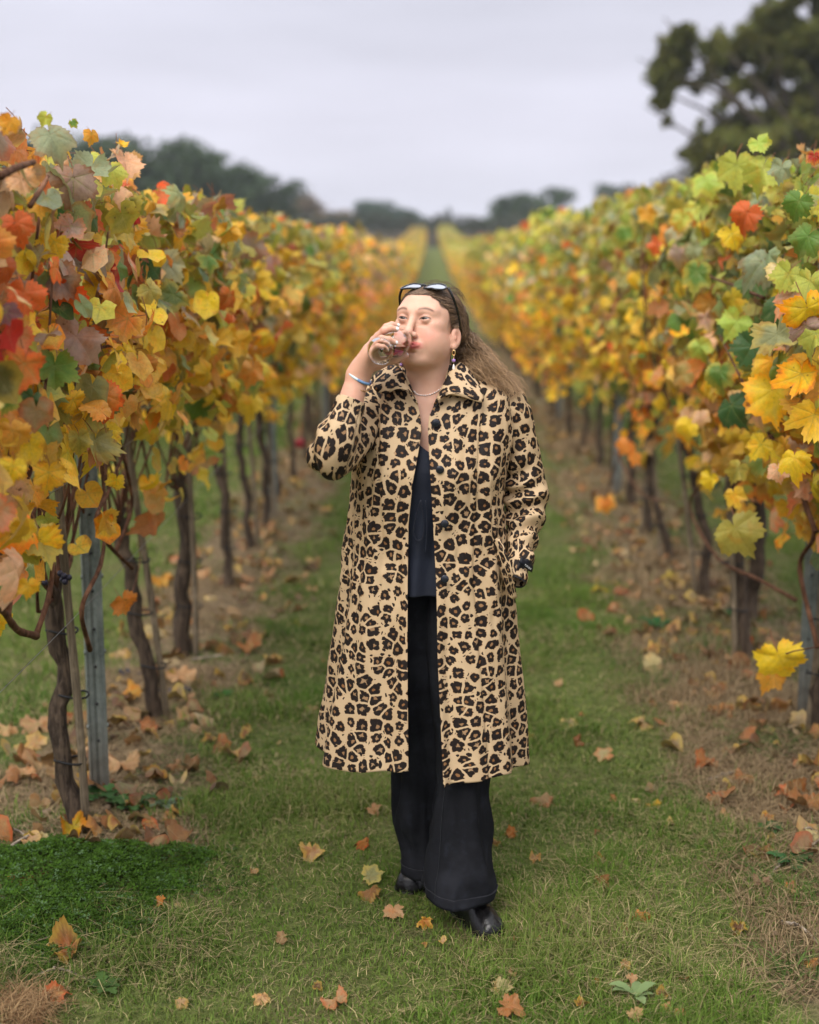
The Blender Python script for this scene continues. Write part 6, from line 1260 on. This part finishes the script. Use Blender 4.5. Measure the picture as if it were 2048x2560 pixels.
# ------------------------------------------------------------------ hair
M_HAIR = None
def mat_hair():
    t = NT('hair'); c = t.attr('tint').outputs['Color']; return t.done(t.principled(c, .42, .4))
M_HAIR = mat_hair(); rs = np.random.RandomState(77)
def skull(d, lift=.003):               # point on the scalp in head coordinates, direction d
    d = nrm(d); c = np.array([0, -.018, .022]); rad = np.array([.0745, .0925, .0745]); return c + d / np.linalg.norm(d / rad) * (1 + lift / .08)
STR = []
def strand(P, r0, col): STR.append((P, r0, col))
def hair_to(pts, n): return curve_pts(pts, n)
def scol(rs, t0=0): b = rs.rand(); c = np.array([.070, .041, .025]) * (1 - b) + np.array([.190, .115, .066]) * b; return c * (.7 + .6 * rs.rand())
roots = []
for k in range(2500):                  # swept back from the hairline to the nape
    a = rs.uniform(-1.0, 1.0); side_ = np.sign(a) if a else 1
    r0_ = a * .066; u0 = .062 - .9 * max(0, abs(r0_) - .030) - 9 * max(0, abs(r0_) - .045) ** 2 + rs.randn() * .0016; f0 = .078 - (abs(r0_) / .07) ** 2 * .055
    back = rs.rand() ** 1.5 * .085; st = np.array([r0_, f0 - back, max(u0, -.02) + back * .25]); d0 = nrm(st - np.array([0, -.018, .022]))
    go = 1 if (r0_ > -.028 or rs.rand() < .5) else -1
    d1 = nrm(np.array([go * rs.uniform(.45, .80), -.60 + rs.randn() * .10, -.28 + rs.randn() * .10])) if abs(r0_) < .06 else nrm(np.array([go * .92, -.42 + rs.randn() * .08, -.18 + rs.randn() * .12]))
    mid = nrm(d0 * .55 + d1 * .45 + np.array([0, -.20, .10])); pts = [skull(d0, .001), skull(nrm(d0 * .8 + mid * .3), .0035), skull(mid, .003 + .003 * rs.rand()), skull(nrm(mid * .35 + d1 * .7), .003 + .003 * rs.rand()), skull(d1, .003 + .004 * rs.rand())]
    W = [H(*p) for p in pts]
    roots.append((W, go))
for k in range(800):
    s_ = 1 if rs.rand() < .75 else -1; q = rs.rand(); b0 = rs.rand() ** 1.6 * .03
    st = np.array([s_ * (.058 + .016 * q), .040 - .030 * q - b0, .048 - .062 * q + b0 * .3]); pts = [st, st + [s_ * .006, -.022, .006], np.array([s_ * .080, -.030 - .01 * rs.rand(), .012 + .05 * (1 - q) + .01 * rs.randn()]), np.array([s_ * .080, -.052 + .008 * rs.randn(), -.012 + .03 * (1 - q)]), np.array([s_ * .074, -.062 + .008 * rs.randn(), -.036])]
    roots.append(([H(*z_) for z_ in pts], s_))
LOCK = [(q_, q2_, rs.uniform(16, 34), rs.rand(3) * 6.28, rs.uniform(.5, 1.3), rs.rand()) for q_, q2_ in zip((np.arange(30) + rs.rand(30)) / 30, rs.rand(30))]
def fall(W, go, rs, lk=None):
    b = W[-1]
    if go > 0:
        lk = lk or LOCK[rs.randint(30)]; t_ = float(np.clip(lk[0] + rs.randn() * .035, 0, 1)); a1, b1 = (1144 + 44 * t_ + rs.randn() * 4, 890 - 44 * t_ + rs.randn() * 4); m1 = at(a1, b1, 3.735 + rs.randn() * .02)
        k_ = float(np.clip(t_ + (lk[1] - .5) * .5 + rs.randn() * .05, 0, 1)); a2, b2 = (1162 + 76 * k_ + rs.randn() * 6, 932 - 20 * k_ + rs.randn() * 6); m2 = at(a2, b2, 3.72 + rs.randn() * .025)
        a3, b3 = (1178 + 122 * k_ + rs.randn() * 9, 954 + 32 * k_ + rs.randn() * 9); m3 = at(a3, b3, 3.705 + rs.randn() * .03)
        return [b, b * .5 + m1 * .5 + [-.002, .008, -.004], m1, m2, m3]
    m1 = at(1000 + rs.randn() * 12, 880 + rs.randn() * 10, 3.74); m2 = at(985 + rs.randn() * 16, 925 + rs.randn() * 10, 3.72); return [b, m1, m2]
def off_scalp(P, lift, t_):
    for _ in range(3):
        d = SH.sample(P); out = P - H(0, -.018, .010); out /= np.linalg.norm(out, axis=1)[:, None]; m = (np.linalg.norm(P - H(0, -.018, .01), axis=1) < .135); P = P + out * ((np.clip(lift - d, 0, .03) + np.clip(lift + .001 - d, -.04, 0) * smooth(.40, .30, t_)) * m)[:, None]
    return P
for W, go in roots:
    lf = rs.rand()
    lk = LOCK[rs.randint(30)]; Wf = fall(W, go, rs, lk); full = W + Wf[1:] if rs.rand() < .85 else W + Wf[1:-1]; n = 32; P = curve_pts(full, n); t_ = np.linspace(0, 1, n); P = off_scalp(P, .0012 + .006 * smooth(0, .3, t_) * lf, t_); am = (.0006 + .0075 * smooth(.42, .95, t_)) * (lk[4] + rs.uniform(-.2, .2)); fq = lk[2] + rs.randn() * .8; ph = lk[3] + rs.randn(3) * .35
    P = P + np.stack([np.sin(t_ * fq + ph[0]) * am, np.sin(t_ * fq * .9 + ph[1]) * am, np.cos(t_ * fq + ph[2]) * am * .8], -1); c = scol(rs) * (.45 + 1.1 * float(vnoise(W[0][0] * 260, W[0][2] * 120 + 3))); tip = np.array([.42, .26, .13]) * (.6 + .7 * lk[5]) * rs.uniform(.6, 1.15); k = smooth(.40, .95, t_)[:, None] * rs.uniform(.4, 1.0); strand(P, rs.uniform(.00040, .00085), c * (1 - k) + tip * k)
for k in range(3600):                  # loose frizz of the blown mass
    st = at(1136 + rs.rand() * 34, 812 + rs.rand() * 66, 3.74 + rs.randn() * .02); lk = LOCK[rs.randint(30)]; W = fall([st], 1, rs, lk); W[-1] = W[-1] + np.array([rs.randn() * .006, rs.randn() * .008, rs.randn() * .006]); n = 24; P = curve_pts(W, n); t_ = np.linspace(0, 1, n); am = (.003 + .0105 * t_) * (lk[4] + rs.uniform(-.3, .3)); fq = lk[2] * .8 + rs.randn(); ph = lk[3] + rs.randn(3) * .5
    P = P + np.stack([np.sin(t_ * fq + ph[0]) * am, np.sin(t_ * fq * .9 + ph[1]) * am, np.cos(t_ * fq + ph[2]) * am], -1); c = scol(rs); tip = np.array([.46, .285, .145]) * (.6 + .7 * lk[5]) * rs.uniform(.6, 1.2); q = smooth(.25, .9, t_)[:, None] * rs.uniform(.5, 1.0); strand(P, rs.uniform(.0005, .0010), c * (1 - q) + tip * q)
for k in range(90):                    # flyaways over the crown
    d0 = nrm(np.array([rs.uniform(-.6, .9), rs.uniform(-.7, .5), 1])); W = [H(*skull(d0, .004)), H(*skull(nrm(d0 + [.1, -.3, 0]), .010 + .008 * rs.rand())), H(*skull(nrm(d0 + [.3, -.6, -.2]), .008 + .012 * rs.rand()))]; strand(curve_pts(W, 14), .0003, np.tile(scol(rs), (14, 1)))
def strands_mesh(name, S):
    V = []; F = []; C = []; n0 = 0
    for P, r0, c in S:
        n = len(P); T = np.gradient(P, axis=0); T /= np.linalg.norm(T, axis=1)[:, None] + 1e-9; N = np.cross(T, [0.1, .98, .15]); N /= np.linalg.norm(N, axis=1)[:, None] + 1e-9; B = np.cross(T, N); t_ = np.linspace(0, 1, n); r_ = r0 * (1 - .75 * t_ ** 2)[:, None]; ring = np.stack([P + (N * math.cos(a) + B * math.sin(a)) * r_ for a in (0, 2.094, 4.189)], 1)
        V.append(ring.reshape(-1, 3)); C.append(np.repeat(rgba(c), 3, 0)); k = np.arange(n - 1)[:, None] * 3 + n0; j = np.arange(3)[None]; j2 = (j + 1) % 3; F.append(np.stack([k + j, k + j2, k + 3 + j2, k + 3 + j], -1).reshape(-1, 4)); n0 += n * 3
    return fast_mesh(name, local(np.concatenate(V)), [np.concatenate(F)], [M_HAIR], {'tint': np.concatenate(C)})
hair = link('hair', strands_mesh('hair', STR), person); hair['kind'] = 'stuff'

# ------------------------------------------------------------------ jewellery
M_GOLD = mat_simple('gold', (.75, .50, .24), .22, .5, .1, metallic=1.); M_PEARL = mat_simple('pearl', (.80, .74, .68), .2, .6, .05); M_GEM = mat_simple('purple_bead', (.30, .16, .42), .12, .7, .2)
nk = MB(); pts = curve_pts([SH.hit(a, b) for a, b in ((1034, 975), (1042, 985), (1056, 988), (1072, 987), (1088, 981), (1102, 971), (1113, 959), (1120, 948))], 60) + [0, -.0012, 0]; nk.tube(pts, .0011, 5)
neck = nk.obj('necklace', mat_simple('rose_chain', (.70, .42, .34), .35, .5, .2), person, PO)
for k in range(3, 58, 3): m = MB(); m.sphere(pts[k], (.0028, .0026, .0020) if k % 2 else (.0019,) * 3, 8, 6); m.obj('bead', M_PEARL, neck, PO)
def earring(c):
    m = MB(); a = np.linspace(0, 6.28, 15); m.tube(np.stack([c[0] + .0036 * np.cos(a), np.full(15, c[1]), c[2] - .009 + .0068 * np.sin(a)], -1), .0019, 6, cap=False); er = m.obj('earring', M_GOLD, person, PO)
    m = MB(); m.tube([c + [0, 0, -.018], c + [0, 0, -.040]], .0006, 4); m.obj('hook', M_GOLD, er, PO); m = MB(); m.sphere(c + [0, 0, -.028], (.0052, .0045, .0045), 12, 8); m.obj('gem', M_GEM, er, PO)
    m = MB(); m.tube([c + [0, 0, -.037], c + [0, 0, -.044], c + [.0, 0, -.052], c + [0, 0, -.057]], [.0012, .0030, .0045, .0020], 10); m.obj('pearl_drop', M_PEARL, er, PO)
earring(at(1128, 868, 3.60) if False else H(.0775, .003, -.066)); earring(at(1004, 884, 3.63))
fa = nrm(WR - EL)
def ring_at(c, ax, R1, r, n0, n1, n=48, squash=1.):
    x_ = nrm(np.cross(ax, [0, 1, 0])); y_ = np.cross(ax, x_); a = np.linspace(n0, n1, n); m = MB(); m.tube(np.stack([c + x_ * math.cos(q) * R1 + y_ * math.sin(q) * R1 * squash for q in a]), r, 8); return m
ax1 = nrm([.50, -.16, .86]); c1 = at(899, 943, 3.524); segs = [(0, 1.55, (.55, .68, .72), 'bangle'), (1.55, 2.75, (.16, .30, .52), 'bangle_bead'), (2.75, 3.3, (.02, .03, .20), 'bangle_bead'), (3.3, 6.283, (.20, .34, .55), 'bangle_bead')]
x_ = nrm(np.cross(ax1, [0, 1, 0])); brc = None
for a, b, col, nmx in segs:              # glassy tube beads, pale to dark blue
    mm = ring_at(c1, ax1, .0305, .0036, a + math.pi * .0, b, 24)
    o = mm.obj(nmx, mat_simple('glass_bead', col, .18, .6, .1), person if brc is None else brc, PO); brc = brc or o
ax2 = nrm([.46, -.42, .80]); ch = ring_at(at(897, 956, 3.522), ax2, .0315, .0011, 0, 6.283).obj('bracelet', M_GOLD, person, PO)
for k in range(7): q = 1.2 + k * .22; xx = nrm(np.cross(ax2, [0, 1, 0])); yy = np.cross(ax2, xx); m = MB(); m.sphere(at(897, 956, 3.522) + (xx * math.cos(q + 1.0) + yy * math.sin(q + 1.0)) * .0318, (.0026, .002, .0018), 8, 6); m.obj('charm', mat_simple('dark_gold', (.35, .18, .07), .3, .5, .2, metallic=.8), ch, PO)

# ------------------------------------------------------------------ sunglasses pushed up on the hair
M_FRAME = mat_simple('black_acetate', (.008, .008, .009), .18, .5, .1)
def mat_lens():
    t = NT('mirror_lens'); return t.done(t.principled((.40, .43, .48), .06, .8, Metallic=.75, Coat_Weight=.5))
M_LENS = mat_lens(); sg_o = H(0, .058, .094); sung = empty('sunglasses', sg_o, 'black sunglasses with grey lenses pushed up onto the hair', 'sunglasses')
ln = nrm([0, .42, .90]); lu = nrm(np.cross([1, 0, 0], ln)); 
if lu[2] < 0 and lu[1] > 0: lu = -lu
for s_ in (-1, 1):
    c0 = np.array([s_ * .0325, .0450, .0850]); a = np.linspace(0, 2 * np.pi, 41)[:-1]; ex = .0285 * np.sign(np.cos(a)) * np.abs(np.cos(a)) ** .8; ey = .0195 * np.sign(np.sin(a)) * np.abs(np.sin(a)) ** .8 * np.where(ex * s_ > 0, 1.06, .95)
    def w3(x, y, dz=0., c0=c0): return H(*(c0 + np.array([1, 0, 0]) * x + lu * y + ln * (dz - 3.5 * x * x - .10 * abs(x) * (1 if x * s_ > 0 else 0))))
    pts = np.array([w3(x, y) for x, y in zip(ex, ey)]); m = MB(); m.tube(np.vstack([pts, pts[:2]]), .0024, 8, cap=False); rim = m.obj('rim', M_FRAME, sung, sg_o)
    m = MB(); V = [w3(0, 0, .0008)] + [w3(x * .5, y * .5, .0006) for x, y in zip(ex, ey)] + [w3(x, y) for x, y in zip(ex, ey)]; j = np.arange(40); j2 = (j + 1) % 40; m.add(np.array(V), np.stack([np.zeros(40, int), 1 + j, 1 + j2], -1)); m.F4.append(np.stack([1 + j, 41 + j, 41 + j2, 1 + j2], -1)); m.obj('lens', M_LENS, rim, sg_o)
    hin = w3(s_ * .031, .010); tp_ = [hin, H(s_ * .0745, .026, .062), H(s_ * .0800, .008, .034), H(s_ * .0820, -.008, .006), H(s_ * .0800, -.020, -.020)]; m = MB(); P = curve_pts(tp_, 20); m.tube(P, np.linspace(.0034, .0024, 20), 8); m.obj('temple', M_FRAME, sung, sg_o)
m = MB(); m.tube(curve_pts([w3(-.0335 * 1 - .0 + .0, 0) if False else H(-.0065, .0440, .0865), H(0, .0450, .0885), H(.0065, .0440, .0865)], 8), .0024, 8); m.obj('bridge', M_FRAME, sung, sg_o)

# ------------------------------------------------------------------ wine glass
def mat_glass():
    t = NT('clear_glass'); g = t.n('BsdfGlass'); g.inputs['Roughness'].default_value = 0.; g.inputs['IOR'].default_value = 1.52; g.inputs['Color'].default_value = (.97, .98, .98, 1); return t.done(g)
def mat_wine():
    t = NT('red_wine'); return t.done(t.principled((.22, .006, .018), .05, .5, Transmission_Weight=.5, IOR=1.34))
M_GLASS, M_WINE = mat_glass(), mat_wine()
RC = at(1004, 850, 3.553); FC = at(951, 877, 3.418); axg = nrm(FC - RC); LG = float(np.linalg.norm(FC - RC)); e1 = nrm(np.cross(axg, [0, 0, 1])); e2 = np.cross(axg, e1)
def lathe(prof, n=56):
    th = np.linspace(0, 2 * np.pi, n, endpoint=False); G = np.stack([RC + axg * s_ + (np.cos(th)[:, None] * e1 + np.sin(th)[:, None] * e2) * r_ for r_, s_ in prof], 1); return G
def lathe_obj(name, prof, mat, parent, org):
    G = lathe(prof); nu, nv = G.shape[:2]; I = np.arange(nu * nv).reshape(nu, nv); I = np.vstack([I, I[:1]]); F = np.stack([I[:-1, :-1], I[:-1, 1:], I[1:, 1:], I[1:, :-1]], -1).reshape(-1, 4); return outward(link(name, fast_mesh(name, G.reshape(-1, 3) - org, [F], [mat]), parent))
import bmesh
def outward(o):
    b = bmesh.new(); b.from_mesh(o.data); bmesh.ops.recalc_face_normals(b, faces=b.faces); b.to_mesh(o.data); b.free(); return o
glass = empty('wine_glass', FC, 'clear stemmed wine glass with a little red wine tipped to her lips', 'wine glass')
bo = [(.0290, 0), (.0318, .018), (.0340, .036), (.0345, .048), (.0325, .060), (.0265, .072), (.0165, .081), (.0075, .0865), (.0040, .091)]; bi = [(.0062, .0842), (.0155, .0798), (.0256, .0711), (.0317, .0593), (.0338, .0478), (.0333, .036), (.0311, .018), (.0283, 0)]
lathe_obj('bowl', bo + [(.0001, .0912)] , M_GLASS, glass, FC) if False else lathe_obj('bowl', bi[::-1][::-1] and ([(.0001, .0842)] + bi + [(.0287, -.0004)] + bo + [(.0001, .0915)]), M_GLASS, glass, FC)
lathe_obj('stem', [(.0001, .0915), (.0039, .0916), (.0034, .100), (.0032, .120), (.0034, LG - .012), (.0048, LG - .0045), (.0001, LG - .0031)], M_GLASS, glass, FC)
lathe_obj('foot', [(.0001, LG - .0030), (.0080, LG - .0026), (.0200, LG - .0016), (.0312, LG - .0012), (.0324, LG - .0018), (.0336, LG - .0003), (.0324, LG + .0012), (.0312, LG + .0003), (.0200, LG - .0004), (.0080, LG - .0014), (.0001, LG - .0018)], M_GLASS, glass, FC)
# the wine lies level in the tipped bowl: the part of the inner bowl under a level plane
th = np.linspace(0, 2 * np.pi, 64, endpoint=False); prof = np.array([(.0001, .0838)] + [(r * .985, s) for r, s in bi]); prof = np.stack([np.interp(np.linspace(0, 1, 40), np.linspace(0, 1, len(prof)), prof[:, i]) for i in range(2)], 1); G = lathe([tuple(p) for p in prof], 64)
lvl = at(1000, 863, 3.53)[2]; W = G.copy(); 
for j in range(W.shape[1]):
    c = RC + axg * prof[j][1]
    for i in range(W.shape[0]):
        if W[i, j, 2] > lvl:
            d = W[i, j] - c
            if c[2] <= lvl: W[i, j] = c + d * max(0, (lvl - c[2]) / d[2])
            else: # slide down to the level along the axis circle's lowest chord
                lo = c + (-nrm(np.array([0, 0, 1]) - axg * axg[2])) * prof[j][0]
                W[i, j] = np.array([0, 0, 0])
ok = np.zeros(W.shape[:2], bool); ok[:] = np.linalg.norm(W, axis=2) > 0
for j in range(W.shape[1]):
    if not ok[:, j].any():
        W[:, j] = np.nan; continue
    c = RC + axg * prof[j][1]
    if c[2] > lvl:                       # chord of the level plane across this ring
        up = nrm(np.array([0, 0, 1]) - axg * axg[2]); h = (lvl - c[2]) / up[2]; sdv = np.cross(axg, up); half = math.sqrt(max(prof[j][0] ** 2 - h * h, 0))
        for i in range(W.shape[0]):
            if not ok[i, j]: x_ = np.clip(G[i, j].dot(sdv) - c.dot(sdv), -half, half); W[i, j] = c + up * h + sdv * x_
cols = [j for j in range(W.shape[1]) if not np.isnan(W[0, j, 0])]
if len(cols) > 2:
    W = W[:, cols]; nu, nv = W.shape[:2]; I = np.arange(nu * nv).reshape(nu, nv); I = np.vstack([I, I[:1]]); F = np.stack([I[:-1, :-1], I[:-1, 1:], I[1:, 1:], I[1:, :-1]], -1).reshape(-1, 4)
    outward(link('wine', fast_mesh('wine', W.reshape(-1, 3) - FC, [F], [M_WINE]), glass))
